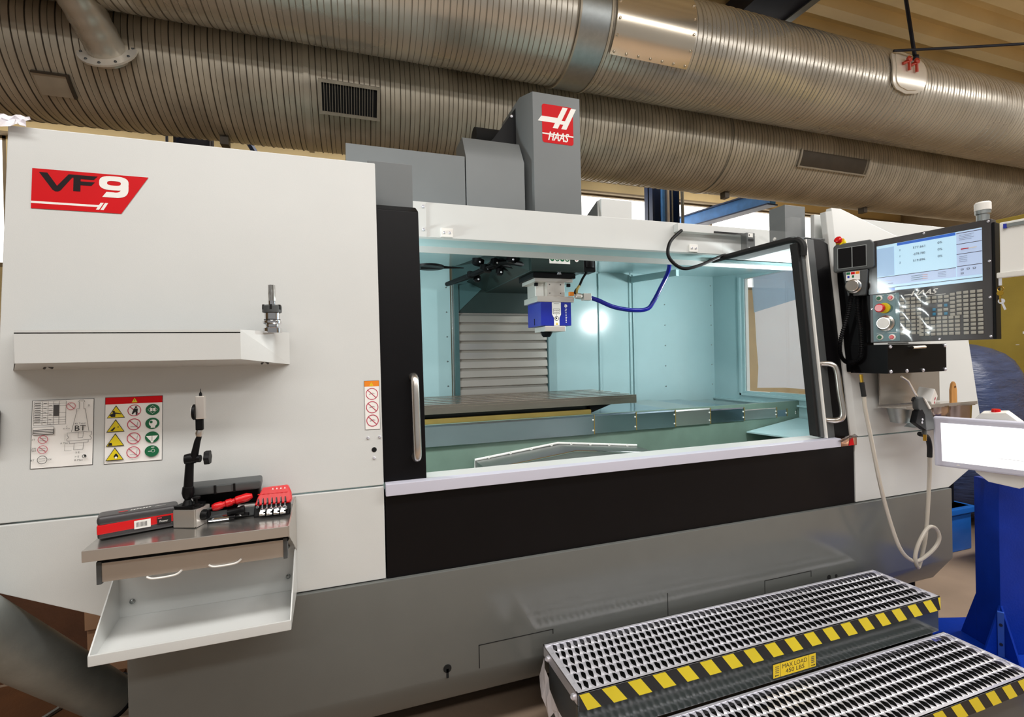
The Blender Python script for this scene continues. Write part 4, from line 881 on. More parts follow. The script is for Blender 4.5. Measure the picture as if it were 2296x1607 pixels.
for x in (.008, .228):
    sg.line('ink_black', [(x + .004, .01), (x + .026, .01)], .003)
    sg.flat('ink_black', [(x, .01), (x + .008, .015), (x + .008, .005)] if x < .1 else [(x + .03, .01), (x + .022, .015), (x + .022, .005)])
    for k in range(4): sg.rect('grey_ink', x + .004, .022 + .009 * k, x + .026, .025 + .009 * k)
sg.build('load_sign', None, sp, smooth=False, label='yellow MAX LOAD 450 LBS sign')
fw = MB(); random.seed(5); pv = []
for j in range(7):
    for i in range(3): pv.append((.828 - .02 * math.sin(j * .5) - random.uniform(0, .012), -.11 - .035 * j + .03 * i, .41 - .035 * j * .7 - .06 * i * (1 if j < 5 else .4)))
fw.add(pv, [(3 * j + i, 3 * j + i + 1, 3 * j + i + 4, 3 * j + i + 3) for j in range(6) for i in range(2)])
tag(fw.build('film_scrap', 'film_white', smooth=False), 'crumpled clear film hanging from the left end of the step', 'plastic film')
# ================================================================== LEFT PANEL: stickers, shelf, tool table
n3 = math.cos(LEAN)
vf = MB(lean_frame(-1.078, 2.35, -.001))
vf.flat('red', [(0, 0), (.275, 0), (.361, .153), (0, .153)])
vf.rect('print_white', -.001, .020, .205, .028)
vf.flat('print_white', para(.195, .010, .010, .028, .014)); vf.flat('print_white', para(.209, .010, .010, .028, .014))
vf.flat('ink', [(.020, .140), (.045, .140), (.075, .092), (.109, .140), (.135, .140), (.135, .128), (.120, .128), (.086, .075), (.078, .070), (.070, .070), (.062, .075)])
vf.flat('ink', [(.124, .140), (.198, .140), (.186, .125), (.146, .125), (.146, .116), (.190, .116), (.179, .101), (.146, .101), (.146, .076), (.124, .076)])
vf.layer += 1
def ringpoly(cx, cy, rx, ry, ix, iy, n=32, a0=0, a1=360):
    vs = []; fs = []
    for k in range(n + 1):
        a = math.radians(a0 + (a1 - a0) * k / n); c = math.copysign(abs(math.cos(a)) ** .7, math.cos(a)); s_ = math.copysign(abs(math.sin(a)) ** .7, math.sin(a))
        vs += [(cx + rx * c, cy + ry * s_, .0008 + vf.layer * .00012), (cx + ix * c, cy + iy * s_, .0008 + vf.layer * .00012)]
    vf.use('print_white'); vf.add(vs, [(2 * k, 2 * k + 1, 2 * k + 3, 2 * k + 2) for k in range(n)])
ringpoly(.250, .118, .047, .028, .022, .009)
vf.layer += 1; ringpoly(.250, .1015, .047, .0405, .023, .020, 16, -90, 32)
vf.flat('print_white', [(.214, .061), (.252, .061), (.252, .082), (.227, .082)])
vf.build('model_badge', None, ulp, smooth=False, label='red badge with dark VF and white 9')
# tool chart sticker
c = MB(lean_frame(-1.055, 1.41, -.001)); WX, WY = .18, .24
c.rect('ink_black', 0, 0, WX, WY).rect('sticker_white', .0015, .0015, WX - .0015, WY - .0015)
for i in range(11): c.line('grey_ink', [(.006, .235 - .0083 * i), (.098, .235 - .0083 * i)] if i not in (3, 4, 6) else [(.006, .235 - .0083 * i), (.06, .235 - .0083 * i)], .0008)
for x in (.006, .03, .046, .062, .078, .098): c.line('grey_ink', [(x, .235), (x, .152)], .0008)
c.rect('grey_ink', .0625, .182, .078, .222)
for i in range(9): c.rect('ink_black', .009, .229 - .0083 * i, .026, .231 - .0083 * i)
for i in range(5): c.rect('ink_black', .034, .2275 - .0166 * i, .043, .229 - .0166 * i); c.rect('ink_black', .05, .2195 - .0166 * i, .058, .221 - .0166 * i)
c.rect('grey_ink', .006, .118, .066, .145).rect('sticker_white', .007, .136, .065, .144)
for i in range(3): c.rect('sticker_white', .008, .120 + .0055 * i, .064, .1225 + .0055 * i)
def prohib(x, y, r, m='red_line', slash=True):
    c.ring(m, x, y, r, r * .12)
    if slash: c.line(m, [(x - r * .7, y + r * .7), (x + r * .7, y - r * .7)], r * .13)
prohib(.114, .215, .0135); prohib(.036, .101, .0145); prohib(.036, .066, .0145); prohib(.036, .030, .0145, 'grey_ink', False)
for y_ in (.101, .066, .030): c.line('grey_ink', [(.027, y_ + .004), (.045, y_ + .003)], .001); c.line('grey_ink', [(.027, y_ - .004), (.045, y_ - .003)], .001)
c.text('ink_black', 'CT', .006, .098, .015, .105).text('ink_black', 'DIN', .004, .068, .018, .074).text('ink_black', 'ISO', .004, .060, .018, .066).text('ink_black', 'BT', .005, .027, .015, .033).text('ink_black', 'OK', .054, .027, .064, .033)
g = 'grey_ink'
c.line(g, [(.118, .122), (.132, .196), (.130, .203), (.139, .204), (.139, .227), (.137, .232), (.140, .235), (.152, .235), (.155, .231), (.152, .226), (.153, .203), (.158, .203), (.158, .196), (.169, .123)], .0012)
c.line(g, [(.106, .119), (.177, .121), (.177, .109), (.172, .105), (.177, .098), (.176, .092), (.106, .090), (.105, .097), (.111, .103), (.106, .110), (.106, .119)], .0012)
c.line(g, [(.112, .090), (.113, .081), (.168, .083), (.168, .092)], .0012); c.line(g, [(.127, .081), (.126, .058), (.153, .058), (.154, .082)], .0012)
c.line(g, [(.138, .12), (.138, .1), (.152, .1), (.153, .12)], .001); c.line(g, [(.1, .117), (.1, .092)], .0008); c.line(g, [(.1, .08), (.1, .056), (.12, .056)], .0008)
c.text('ink_black', 'BT', .128, .125, .160, .144).text('ink_black', '40 Taper', .127, .148, .161, .154).text('ink_black', 'A Max', .087, .081, .109, .087).text('ink_black', 'C', .103, .139, .107, .145).text('ink_black', 'D', .166, .212, .171, .218)
c.text('ink_black', '5 E', .132, .045, .144, .051).text('ink_black', '> E', .130, .030, .143, .036).text('ink_black', 'B Max', .130, .018, .154, .024).ring('ink_black', .158, .033, .0065, .0018).disc('ink_black', .16, .034, .0035).text('ink_black', '30 N.m', .094, .133, .114, .137)
c.build('tool_chart', None, ulp, smooth=False, label='white tool holder chart sticker')
# warning sticker
c = MB(lean_frame(-.842, 1.408, -.001)); WX, WY = .1805, .243
c.rect('ink_black', 0, 0, WX, WY).rect('sticker_white', .0012, .0012, WX - .0012, WY - .0012).rect('red', .0012, .217, WX - .0012, WY - .0012)
c.flat('yellow', [(.082, .221), (.1, .221), (.091, .238)]).rect('ink_black', .0902, .2255, .0918, .234)
for r in range(4):
    y_ = .166 - .0515 * r
    c.flat('ink_black', [(.006, y_), (.062, y_), (.034, y_ + .047)]).flat('yellow', [(.009, y_ + .0022), (.059, y_ + .0022), (.034, y_ + .0425)])
    if r == 0: c.flat('ink_black', [(.02, y_ + .004), (.032, y_ + .004), (.033, y_ + .016), (.05, y_ + .013), (.05, y_ + .016), (.03, y_ + .021), (.014, y_ + .012)]).disc('ink_black', .027, y_ + .023, .004)
    if r == 1: c.flat('ink_black', [(.018, y_ + .006), (.026, y_ + .004), (.034, y_ + .016), (.03, y_ + .018)]).disc('ink_black', .042, y_ + .018, .002)
    if r == 2: c.flat('ink_black', [(.012, y_ + .003), (.026, y_ + .003), (.024, y_ + .013), (.016, y_ + .013)])
    if r == 3: c.disc('ink_black', .038, y_ + .014, .007).disc('sticker_white', .038, y_ + .010, .004).disc('ink_black', .038, y_ + .02, .004)
    prohib(.091, y_ + .025, .0215)
    if r == 0: c.disc('ink_black', .096, y_ + .037, .0035).flat('ink_black', [(.09, y_ + .033), (.102, y_ + .031), (.1, y_ + .008), (.096, y_ + .008), (.095, y_ + .02), (.085, y_ + .01), (.083, y_ + .013)])
    else: c.line('grey_ink', [(.08, y_ + .017), (.1, y_ + .016), (.103, y_ + .034)], .001)
    c.disc('green', .149, y_ + .025, .0225, .021)
    if r == 0: c.ring('sticker_white', .149, y_ + .025, .016, .0012, 4).rect('sticker_white', .141, y_ + .019, .158, y_ + .031).rect('green', .1485, y_ + .019, .1505, y_ + .031)
    if r == 1: c.disc('sticker_white', .151, y_ + .026, .013).disc('green', .145, y_ + .03, .005).rect('sticker_white', .144, y_ + .008, .158, y_ + .02)
    if r == 2: c.flat('sticker_white', [(.13, y_ + .03), (.168, y_ + .03), (.16, y_ + .018), (.154, y_ + .012), (.152, y_ + .005), (.146, y_ + .005), (.144, y_ + .012), (.138, y_ + .018)]).rect('green', .1482, y_ + .01, .1496, y_ + .04)
    if r == 3: c.rect('sticker_white', .137, y_ + .024, .147, y_ + .0255).rect('sticker_white', .147, y_ + .038, .157, y_ + .040).ring('sticker_white', .153, y_ + .026, .006, .001)
c.build('warning_sticker', None, ulp, smooth=False, label='warning sticker with yellow, red and green signs')
c = MB(lean_frame(.0735, 1.47, -.001)); WX, WY = .0625, .209
c.rect('ink_black', 0, 0, WX, WY).rect('sticker_white', .001, .001, WX - .001, WY - .001).rect('orange', .001, .184, WX - .001, WY - .001)
c.flat('yellow', [(.021, .187), (.039, .187), (.03, .202)]).rect('orange', .0293, .19, .0307, .198)
for k in range(3):
    prohib(.0312, .152 - .057 * k, .0255)
    c.line('grey_ink', [(.02, .15 - .057 * k), (.035, .156 - .057 * k), (.042, .152 - .057 * k)], .0014)
c.build('door_warning_sticker', None, ulp, smooth=False, label='narrow orange topped sticker with three prohibition signs')
for x, z in ((.084, 1.436), (.132, 1.437), (.107, 1.35)): MB().screw((x, ly(z, -.001), z), .006, (0, -1, .1)).build('screw', 'galv', ulp)
MB().cyl((.108, ly(1.384, .0), 1.384), .0105, .0012, (0, -1, .096), 20).build('round_hole', 'void', ulp)
tag(MB(lean_frame(-1.22, 1.49, -.004)).box(0, 0, 0, .083, .135, .03).build('dark_handle', 'black', bevel=.008), 'black edge of a handle at the far left of the white panel', 'handle')
# tool shelf
sh = thing('tool_shelf', 'white sheet metal tool shelf on the left machine panel', 'shelf', (-.66, .02, 1.76))
ZT, ZB = 1.889, 1.781
def shelf_pts(z, zb): return [(-1.112, ly(zb), zb), (-1.012, -.14, z), (-.362, -.14, z), (-.218, ly(zb), zb)]
tp = shelf_pts(ZT, ZT); bt = shelf_pts(ZB, 1.757)
MB().add([*[(p[0], p[1], p[2]) for p in tp], *[(p[0], p[1], p[2]) for p in bt]], [(0, 1, 5, 4), (1, 2, 6, 5), (2, 3, 7, 6)]).build('front_sheet', 'white_paint', sh, smooth=False)
MB().prism([(p[0], p[1] + .004, p[2]) for p in bt], (0, 0, .003)).build('underside', 'white_paint', sh, smooth=False)
MB().prism([(p[0], p[1], p[2] - .012) for p in tp], (0, 0, .004)).build('top_plate', 'cover_grey', sh, smooth=False)
for x in (-.98, -.30): MB().tube([(x - .012, -.02, 1.762), (x, -.03, 1.772), (x + .012, -.02, 1.762)], .004, 6).build('drain_clip', 'dark_grey', sh)
for k in range(4): MB().lathe([(.035, 0), (.035, .008)], (-.92 + .17 * k, -.02, ZT - .006), n=16).build('holder_ring', 'rubber', sh)
th = thing('tool_holder', 'collet tool holder with fluted end mill standing on the shelf', 'tool holder', (-.268, -.04, 1.882))
Z0 = 1.882
MB().lathe([(.034, 0), (.034, .018), (.026, .024), (.026, .032), (.034, .038), (.034, .046), (.0285, .048), (.0285, .076), (.026, .078)], (-.268, -.04, Z0), n=28).build('flange_body', 'chrome', th)
MB().lathe([(.0295, .050), (.0295, .053)], (-.268, -.04, Z0), n=28).build('groove', 'ink_black', th)
nut = MB().lathe([(.026, .076), (.035, .080), (.035, .103), (.031, .108), (.02, .108)], (-.268, -.04, Z0), n=28).build('collet_nut', 'dark_grey', th)
for a in range(6):
    w = a * math.pi / 3 - .5 * math.pi
    MB(Matrix.Translation((-.268, -.04, Z0)) @ Matrix.Rotation(w, 4, 'Z')).box(.028, -.004, .09, .0355, .004, .109).build('nut_slot', 'void', nut)
ct = MB().lathe([(.0138, .106), (.0138, .125)], (-.268, -.04, Z0), n=20).build('shank', 'chrome', th)
fl = MB(); NF = 20
for i in range(NF):
    pass
pv = []; st_ = 48
for j in range(9):
    for k in range(st_):
        a = 2 * math.pi * k / st_; r = .0125 * (1 - .32 * max(0, math.cos(6 * a + .9 * j / 8)) ** 2)
        pv.append((-.268 + r * math.cos(a), -.04 + r * math.sin(a), Z0 + .125 + .062 * j / 8))
fl.add(pv, [(j * st_ + k, j * st_ + (k + 1) % st_, (j + 1) * st_ + (k + 1) % st_, (j + 1) * st_ + k) for j in range(8) for k in range(st_)] + [tuple(range(8 * st_, 9 * st_))])
fl.build('flutes', 'steel', th)
# tool table
ZTB = 1.184
tt = thing('tool_table', 'stainless steel tool table with a white chute tray beneath', 'table', (-.5, -.1, .8))
MB().prism([(-.80, -.255, ZTB), (-.205, -.255, ZTB), (-.205, -.006, ZTB + .012), (-.80, -.006, ZTB + .012)], (0, 0, -.005)).build('top', 'steel', tt, smooth=False)
MB().box(-.80, -.258, ZTB - .036, -.205, -.253, ZTB + .001).build('front_edge', 'steel_warm', tt, bevel=.002)
MB().prism([(-.205, -.257, ZTB - .036), (-.205, -.257, ZTB + .002), (-.205, -.006, ZTB + .04), (-.205, -.006, 1.01)], (.004, 0, 0)).build('end_plate', 'steel_warm', tt, smooth=False)
MB().box(-.798, -.25, ZTB - .036, -.795, -.006, ZTB - .002).build('end_flange', 'steel_warm', tt, smooth=False)
MB().box(-.775, -.218, 1.12, -.21, -.01, ZTB - .012).build('shadow_gap', 'void', tt, smooth=False)  # black box painting the shade between table edge and rail
rl = MB().box(-.772, -.222, 1.066, -.212, -.215, 1.128).build('slide_rail', 'steel_warm', tt, bevel=.001)
for x0 in (-.776, -.226): MB().box(x0, -.226, 1.060, x0 + .014, -.20, 1.134).build('rail_end', 'dark_grey', rl, bevel=.002)
for x0, z in ((-.64, 1.064), (-.46, 1.075)): MB().tube(smooth_path([(x0, -.224, z), (x0 + .02, -.226, z - .008), (x0 + .08, -.226, z - .006), (x0 + .1, -.224, z + .006)], 4), .0035, 6).build('wire_clip', 'print_white', rl)
MB().box(-.795, -.012, .852, -.21, -.006, 1.12).build('chute_back', 'white_paint', tt, smooth=False)
MB().prism([(-.80, -.008, .852), (-.205, -.008, .852), (-.205, -.232, .812), (-.80, -.232, .812)], (0, 0, -.004)).build('chute_floor', 'white_paint', tt, smooth=False)
for x in (-.80, -.209): MB().prism([(x, -.006, 1.05), (x, -.006, .85), (x, -.235, .81), (x, -.235, .84)], (.005, 0, 0)).build('chute_side', 'white_paint', tt, bevel=.001)
MB().box(-.80, -.238, .806, -.204, -.230, .842).build('chute_lip', 'white_paint', tt, bevel=.003)
for x, z in ((-.755, .905), (-.235, .91), (-.235, 1.03)): MB().screw((x, -.013, z), .009, (0, -1, 0)).build('screw', 'galv_dull', tt)
# torch case
tcs = thing('tool_case', 'red and black hard plastic tool case lying on the steel table', 'case', (-.69, -.11, ZTB + .008))
TF = Matrix.Translation((-.695, -.125, ZTB + .008)) @ Matrix.Rotation(math.radians(17), 4, 'Z')
MB(TF).prism([(-.105, -.038, .002), (.115, -.038, .002), (.115, .038, .002), (-.105, .038, .002)], (0, 0, .022)).build('lower_shell', 'panel_face', tcs, bevel=.008, seg=3)
MB(TF).prism([(-.106, -.040, .018), (.116, -.040, .022), (.116, .040, .022), (-.106, .040, .018)], (0, 0, .032)).build('red_band', 'red_gloss', tcs, bevel=.004)
MB(TF).prism([(-.106, -.041, .046), (.117, -.041, .044), (.117, .041, .044), (-.106, .041, .046)], (0, 0, .032)).build('lid', 'panel_face', tcs, bevel=.012, seg=3)
d = MB(TF @ frame((-.1, -.0405, 0), (1, 0, 0), (0, 0, 1)))
d.rect('print_white', .092, .018, .137, .046)
for k in range(9): d.rect('grey_ink', .097 + .0035 * k, .024, .0985 + .0035 * k, .040)
d.rect('ink_black', .155, .022, .195, .046).text('print_white', 'Power', .162, .027, .186, .034).rect('red_line', .157, .040, .168, .044)
d.build('side_label', None, tcs, smooth=False)
d = MB(TF @ frame((-.1, -.02, .0785), (1, 0, 0), (0, 1, 0)))
d.rect('red', .05, .0, .075, .008).rect('print_white', .15, .004, .18, .006)
for k in range(7): d.flat('print_white', para(.08 + .0085 * k, .0, .006, .008, .003))
d.build('lid_print', None, tcs, smooth=False)
# magnetic base indicator stand
ms = thing('indicator_stand', 'black jointed arm on a magnetic base holding a dial indicator', 'indicator stand', (-.53, -.12, ZTB + .006))
MFm = Matrix.Translation((-.535, -.115, ZTB + .007)) @ Matrix.Rotation(math.radians(-22), 4, 'Z')
mbk = MB(MFm).prism([(-.04, -.04, 0), (.04, -.04, 0), (.04, .04, 0), (-.04, .04, 0)], (0, 0, .062)).build('magnet_block', 'steel_warm', ms, bevel=.003)
MB(MFm).box(.0405, -.035, .0, .0425, .035, .062).build('switch_plate', 'alu', mbk, bevel=.0005)
MB(MFm).lathe([(.019, 0), (.019, .008), (.014, .02)], (.042, .0, .034), (1, 0, 0), 20).build('switch_knob', 'black', mbk)
MB(MFm).box(.052, -.004, .026, .066, .004, .05).build('switch_lever', 'black', mbk, bevel=.002)
MB(MFm).prism([(-.045, -.035, .062), (.03, -.035, .062), (.045, 0, .062), (.03, .035, .062), (-.045, .035, .062)], (0, 0, .012)).build('clamp_plate', 'black', ms, bevel=.003)
bx0 = Vector((-.546, -.12, 1.262))
MB().lathe([(.02, 0), (.014, .012), (.01, .02), (.016, .03), (.02, .045), (.018, .065), (.012, .07)], bx0, (.05, 0, 1), 18).build('base_joint', 'black', ms)
MB().tube([(-.543, -.12, 1.315), (-.535, -.125, 1.42)], [.0155, .013], 14).build('lower_arm', 'black', ms)
MB().lathe([(.017, -.017), (.02, 0), (.017, .017)], (-.533, -.125, 1.428), (1, 0, .05), 16).build('elbow', 'black', ms)
MB().tube([(-.533, -.125, 1.428), (-.50, -.13, 1.427)], .013, 12).build('elbow_axle', 'black', ms)
kn = MB(Matrix.Translation((-.487, -.13, 1.429)))
pv = []; NK = 24
for h in (0, .018):
    for k in range(NK): a = 2 * math.pi * k / NK; r = .024 * (1 + .1 * math.cos(6 * a)); pv.append((h, r * math.cos(a), r * math.sin(a)))
kn.add(pv, [(k, (k + 1) % NK, NK + (k + 1) % NK, NK + k) for k in range(NK)] + [tuple(range(NK)), tuple(range(NK, 2 * NK))]).build('clamp_knob', 'black', ms, bevel=.002)
MB().tube([(-.522, -.13, 1.425), (-.508, -.132, 1.49), (-.50, -.133, 1.512)], [.013, .010, .008], 12).build('upper_arm', 'black', ms)
MB().lathe([(.01, 0), (.013, .01), (.01, .022)], (-.503, -.133, 1.508), (.15, 0, 1), 14).build('wrist_joint', 'brushed', ms)
MB(frame((-.50, -.135, 1.53), (1, 0, 0), (.10, 0, 1))).box(-.011, 0, -.008, .013, .045, .008).build('indicator_clamp', 'black', ms, bevel=.003)
ind = MB(frame((-.497, -.135, 1.57), (1, 0, 0), (.10, 0, 1))).box(-.012, 0, -.012, .017, .082, .012).build('indicator_body', 'alu', ms, bevel=.003)
MB(frame((-.497, -.135, 1.57), (1, 0, 0), (.10, 0, 1))).lathe([(.028, 0), (.028, .008), (.025, .010)], (-.012, .025, 0), (-1, 0, 0), 24).build('dial', 'black', ind)
MB(frame((-.497, -.135, 1.57), (1, 0, 0), (.10, 0, 1))).lathe([(.024, .0105), (.024, .0115)], (-.012, .025, 0), (-1, 0, 0), 24).build('dial_face', 'print_white', ind)
MB(frame((-.497, -.135, 1.57), (1, 0, 0), (.10, 0, 1))).tube([(.003, .08, 0), (.003, .09, 0), (.003, .098, 0), (.003, .108, 0)], [.005, .005, .0012, .0008], 8).build('probe_tip', 'black', ind)
MB().lathe([(.011, 0), (.011, .006), (.004, .007), (.004, .022), (.013, .024), (.013, .03)], (-.512, -.145, 1.265), (0, 0, 1), 12).build('fine_adjust_knob', 'black', ms)
# small rods lying beside the magnet
for i, (a, b, r, lab) in enumerate((((-.478, -.13, ZTB + .018), (-.395, -.14, ZTB + .022), .0065, 'shorter bright steel rod lying beside the magnetic base'), ((-.47, -.10, ZTB + .02), (-.35, -.13, ZTB + .026), .0055, 'longer dark tipped steel rod behind the short rod'))):
    t = thing('steel_rod', lab, 'rod', (a[0], a[1], ZTB + .01), 'loose rods on the tool table')
    A, Bv = Vector(a), Vector(b)
    MB().tube([A, A.lerp(Bv, .8)], r, 10).build('shaft', 'chrome', t); MB().tube([A.lerp(Bv, .8), Bv], r * 1.15, 10).build('tip', 'black', t)
# open plastic box
ob = thing('plastic_case', 'open dark grey plastic case at the back of the steel table', 'case', (-.42, -.06, ZTB + .01))
OF = Matrix.Translation((-.435, -.066, ZTB + .010)) @ Matrix.Rotation(math.radians(4), 4, 'Z') @ Matrix.Scale(1.2, 4, (1, 0, 0))
m = MB(OF).box(-.09, -.045, 0, .09, .045, .006).box(-.09, -.045, 0, .09, -.04, .034).box(-.09, .04, 0, .09, .045, .05).box(.085, -.045, 0, .09, .045, .05).box(-.09, -.045, 0, -.085, .045, .04)
m.build('tray', 'dark_grey', ob, bevel=.002)
MB(OF).box(-.088, -.038, .006, .084, .038, .012).build('tray_liner', 'black', ob)
LFm = OF @ Matrix.Translation((0, .045, .100)) @ Matrix.Rotation(math.radians(8), 4, 'X')
MB(LFm).box(-.1, -.068, .0, .1, .0, .034).build('lid', 'dark_grey', ob, bevel=.008)
MB(LFm).box(-.022, -.071, .004, .018, -.066, .032).build('latch', 'dark_grey', ob, bevel=.002)
for x in (-.03, .022): MB(LFm).box(x, -.0695, .001, x + .006, -.066, .034).build('latch_groove', 'black', ob)
MB(OF).box(-.095, .040, .0, .095, .046, .104).box(.089, -.02, .03, .095, .045, .104).build('hinge_wall', 'black', ob, bevel=.002)
MB(OF).box(.03, -.03, .006, .08, .03, .03).build('paper_insert', 'print_white', ob, bevel=.002)
rt = thing('screwdriver', 'red handled tool lying across the open plastic case', 'screwdriver', (-.42, -.09, ZTB + .05))
RF = frame((-.47, -.115, ZTB + .058), (.97, .1, .2), (0, 1, 0))
hp_ = [(.0, .011), (.012, .015), (.03, .014), (.034, .011), (.042, .011), (.046, .014), (.062, .014), (.066, .011), (.074, .011), (.078, .015), (.115, .016), (.132, .008)]
MB(RF).lathe([(r, h) for h, r in hp_], (0, 0, 0), (1, 0, 0), 14).build('handle', 'red_gloss', rt)
MB(RF).tube([(-.05, 0, -.004), (0, 0, 0)], .004, 8).build('blade', 'dark_grey', rt)
pk = thing('bit_holder', 'black round handled bit holder in front of the open case', 'tool', (-.40, -.11, ZTB + .03))
MB().lathe([(.012, 0), (.014, .04), (.017, .045), (.017, .055)], (-.42, -.125, ZTB + .036), (1, .05, .08), 16).build('handle', 'black', pk)
# wrench set
wh = thing('wrench_rack', 'red plastic wrench rack standing on the right of the steel table', 'tool rack', (-.265, -.09, ZTB + .006))
WF = frame((-.272, -.125, ZTB + .006), (1, -.05, 0), (0, .5, 1))
MB(WF).prism([(-.062, .042, -.012), (.060, .042, -.012), (.066, .058, -.012), (.062, .085, -.012), (.050, .112, -.012), (-.038, .108, -.012), (-.054, .07, -.012)], (0, 0, .026)).build('rack_top', 'red_gloss', wh, bevel=.005)
MB(WF).box(-.064, .0, -.022, .060, .05, .004).build('rack_foot', 'black', wh, bevel=.005)
for k in range(7):
    x = -.048 + .0155 * k
    MB(WF).box(x - .005, .080, .0135, x + .005, .083, .0150).build('slot_mark', 'red', wh)
    MB(WF).prism([(x - .004, .044, .0138), (x + .004, .044, .0138), (x, .068, .0138)], (0, 0, .0012)).build('slot', 'black', wh)
for k in range(4): MB(WF).prism([(-.005 + .014 * k, .096, .0138), (.001 + .014 * k, .096, .0138), (-.002 + .014 * k, .103, .0138)], (0, 0, .001)).build('size_mark', 'print_white', wh)
wl = ['smallest chrome wrench at the left end of the red rack', 'second chrome wrench from the left in the red rack', 'third chrome wrench from the left in the red rack', 'fourth chrome wrench from the left in the red rack', 'fifth chrome wrench from the left in the red rack', 'sixth chrome wrench from the left in the red rack', 'largest chrome wrench at the right end of the red rack']
for k in range(7):
    x = -.050 + .0155 * k; s_ = .72 + .07 * k; yy = .040 if k == 0 else .028
    t = thing('wrench', wl[k], 'wrench', (WF @ Vector((x, .02, .01))), 'chrome wrenches in the red rack')
    MB(WF).prism([(x - .003, yy, .006), (x + .003, yy, .006), (x + .0012, .066, .015), (x - .0012, .066, .015)], (0, 0, .004)).build('shank', 'chrome', t, bevel=.0008)
    MB(WF).lathe([(.0065 * s_, -.006), (.0085 * s_, -.004), (.0085 * s_, .006), (.0065 * s_, .009)], (x, yy - .004, .012), (0, -.25, 1), 16).build('ring_end', 'chrome', t)
    MB(WF).lathe([(.0045 * s_, .009), (.0045 * s_, .0095)], (x, yy - .004, .012), (0, -.25, 1), 12).build('ring_hole', 'dark_grey', t)
    if k >= 3:
        xb = (-.030, -.006, .018, .040)[k - 3]
        MB(WF).prism([(xb - .010, -.002, .022), (xb + .010, -.001, .022), (xb + .010, .008, .022), (xb + .004, .007, .022), (xb + .004, .011, .022), (xb + .010, .012, .022), (xb + .008, .020, .022), (xb - .008, .020, .022), (xb - .010, .010, .022)], (0, 0, .010)).build('open_end', 'chrome', t, bevel=.002)
# ================================================================== LOWER LEFT: chip tube, boards
cv_ = thing('chip_tube', 'large dark metal chip discharge tube slanting at lower left', 'pipe', (-1.0, .5, .2))
S0 = Vector((-1.05, .56, .25)); E0 = Vector((-1.17, .02, .845)); dd = (E0 - S0)
MB().tube([S0, S0 + dd * .5, S0 + dd * 1.6], [.092, .094, .1], 32).build('tube', 'pipe_dark', cv_)
MB().lathe([(.09, -.012), (.101, -.012), (.101, .004), (.09, .004)], S0, dd, 32).build('rim', 'black', cv_)
MB().tube([S0 - dd * .02, S0 + Vector((.12, .06, -.05)), S0 + Vector((.4, .1, -.08))], .075, 28).build('inlet_pipe', 'steel', cv_)
MB().box(-1.14, .40, .12, -1.05, .46, .2).build('bracket', 'galv_dull', cv_, bevel=.003)
t = thing('hardboard_sheet', 'dark brown board leaning behind the chip tube', 'board', (-1.7, 1.5, 0))
MB().prism([(-2.3, 1.35, .0), (-1.43, 1.35, .0), (-1.47, 1.6, 1.15), (-2.3, 1.6, 1.15)], (0, .03, 0)).build('sheet', 'brown_board', t, smooth=False)
t = thing('cardboard_box', 'tan cardboard box seen between chip tube and grey base', 'box', (-1.2, 1.35, 0))
MB().box(-1.40, 1.2, 0, -.95, 1.6, .42).build('carton', 'cardboard', t, bevel=.004)
B('flap', 'cardboard', t, -1.40, 1.18, .30, -.95, 1.2, .425)
for k in range(4):
    t = tag(MB(Matrix.Translation((-1.3, 1.7, .45 + .06 * k)) @ Matrix.Rotation(.25 * (k % 2), 4, 'Z')).box(-.25, -.03, 0, .3, .03, .025).build('wood_slat', 'wood', bevel=.003), ['lowest wooden slat piled above the cardboard box', 'second wooden slat in the pile above the cardboard box', 'third wooden slat in the pile above the cardboard box', 'topmost wooden slat piled above the cardboard box'][k], 'slat', 'wooden slats behind the machine')
tag(MB().box(-2.6, .25, .0, -1.22, 1.25, .04).build('floor_board', 'rust_floor', bevel=.004), 'rusty brown sheet lying on the floor at lower left', 'board')
t = thing('floor_strip', 'pale strip lying across the brown sheet under the tube', 'strip', (-1.5, .6, .04))
MB().tube([(-1.75, .3, .05), (-1.35, 1.0, .05)], .012, 6).build('bar', 'galv_dull', t)
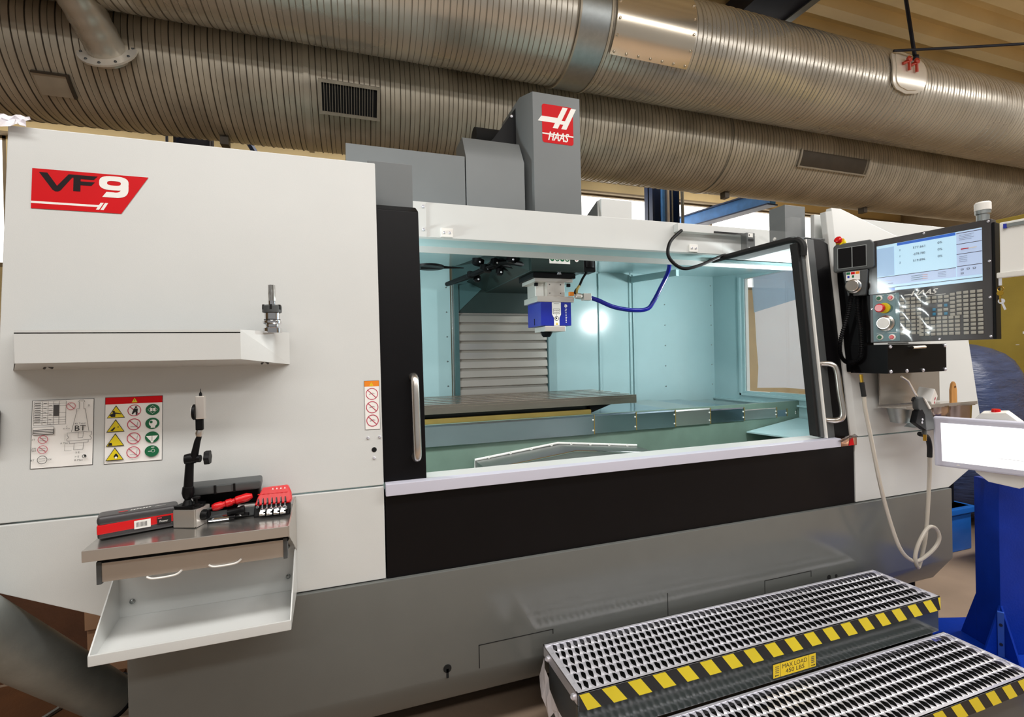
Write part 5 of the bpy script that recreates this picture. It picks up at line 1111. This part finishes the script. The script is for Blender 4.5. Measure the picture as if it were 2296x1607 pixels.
# ================================================================== RIGHT BACKGROUND
t = thing('mustard_cabinet', 'large mustard coloured scratched cabinet at the far right', 'cabinet', (7.4, .7, 0))
MB().box(7.0, -1.2, 0, 7.8, 1.9, 3.2).build('body', 'mustard', t, bevel=.01)
for k in range(5): MB(frame((6.998, .9 + .06 * k, 1.9 - .12 * (k % 3)), (0, -1, 0), (0, 0, 1))).rect('print_white', 0, 0, .03 + .02 * (k % 2), .006 + .02 * (k == 3)).build('scratch', None, t, smooth=False)
def blob(name, label, c, s, m, cat, n=28, pw=.55):
    vs = []; fs = []; N2 = 20
    for j in range(N2 + 1):
        v = j / N2 * math.pi
        for k in range(n):
            a = 2 * math.pi * k / n; f = lambda t_: math.copysign(abs(t_) ** pw, t_)
            w = 1 + .03 * math.sin(5 * a + 3 * v) + .02 * math.sin(11 * a - 7 * v)
            vs.append((c[0] + s[0] * f(math.sin(v)) * f(math.cos(a)) * w, c[1] + s[1] * f(math.sin(v)) * f(math.sin(a)) * w, c[2] + s[2] * f(-math.cos(v))))
    fs = [(j * n + k, j * n + (k + 1) % n, (j + 1) * n + (k + 1) % n, (j + 1) * n + k) for j in range(N2) for k in range(n)]
    return tag(MB().add(vs, fs).build(name, m, ang=180), label, cat)
blob('wrapped_pallet', 'big dark blue film wrapped bundle behind the monitor', (5.95, 1.3, .92), (.6, .68, .90), 'blue_wrap', 'bundle', pw=.7)
blob('wrapped_pallet', 'lighter blue film wrapped load at the right edge behind the pedestal', (5.8, .26, .42), (.3, .3, .42), 'blue_wrap2', 'bundle')
def crate(label, x, y, w, d, h):
    t = thing('plastic_crate', label, 'crate', (x, y, 0), 'blue plastic crates on the floor')
    MB().prism([(x - w / 2 + .03, y - d / 2 + .03, 0), (x + w / 2 - .03, y - d / 2 + .03, 0), (x + w / 2 - .03, y + d / 2 - .03, 0), (x - w / 2 + .03, y + d / 2 - .03, 0)], (0, 0, h)).build('body', 'blue_plastic', t, bevel=.01)
    MB().box(x - w / 2, y - d / 2, h - .05, x + w / 2, y + d / 2, h).build('rim', 'blue_plastic', t, bevel=.008)
    return t
crate('blue plastic crate beside the right end of the grey base', 4.95, .82, .5, .5, .38)
crate('blue plastic tub to the right of the pedestal with a white bag', 5.0, .16, .45, .4, .4)
tag(MB().lathe([(.12, 0), (.16, .05), (.14, .14), (.06, .18)], (5.0, .14, .40), n=14).build('white_bag', 'monitor_white'), 'white bag lying on top of the right blue tub', 'bag')
tag(MB().box(4.85, .68, .38, 5.1, .92, .60).build('black_case', 'black', bevel=.02), 'black case standing on the left blue crate', 'case')
t = thing('carton_stack', 'reddish brown carton stack at the right edge above the monitor', 'carton', (6.8, .75, 0))
for k in range(5): MB().box(6.62, .5, .3 * k, 6.95, .98, .3 * k + .27).build('carton', 'cardboard', t, bevel=.01)
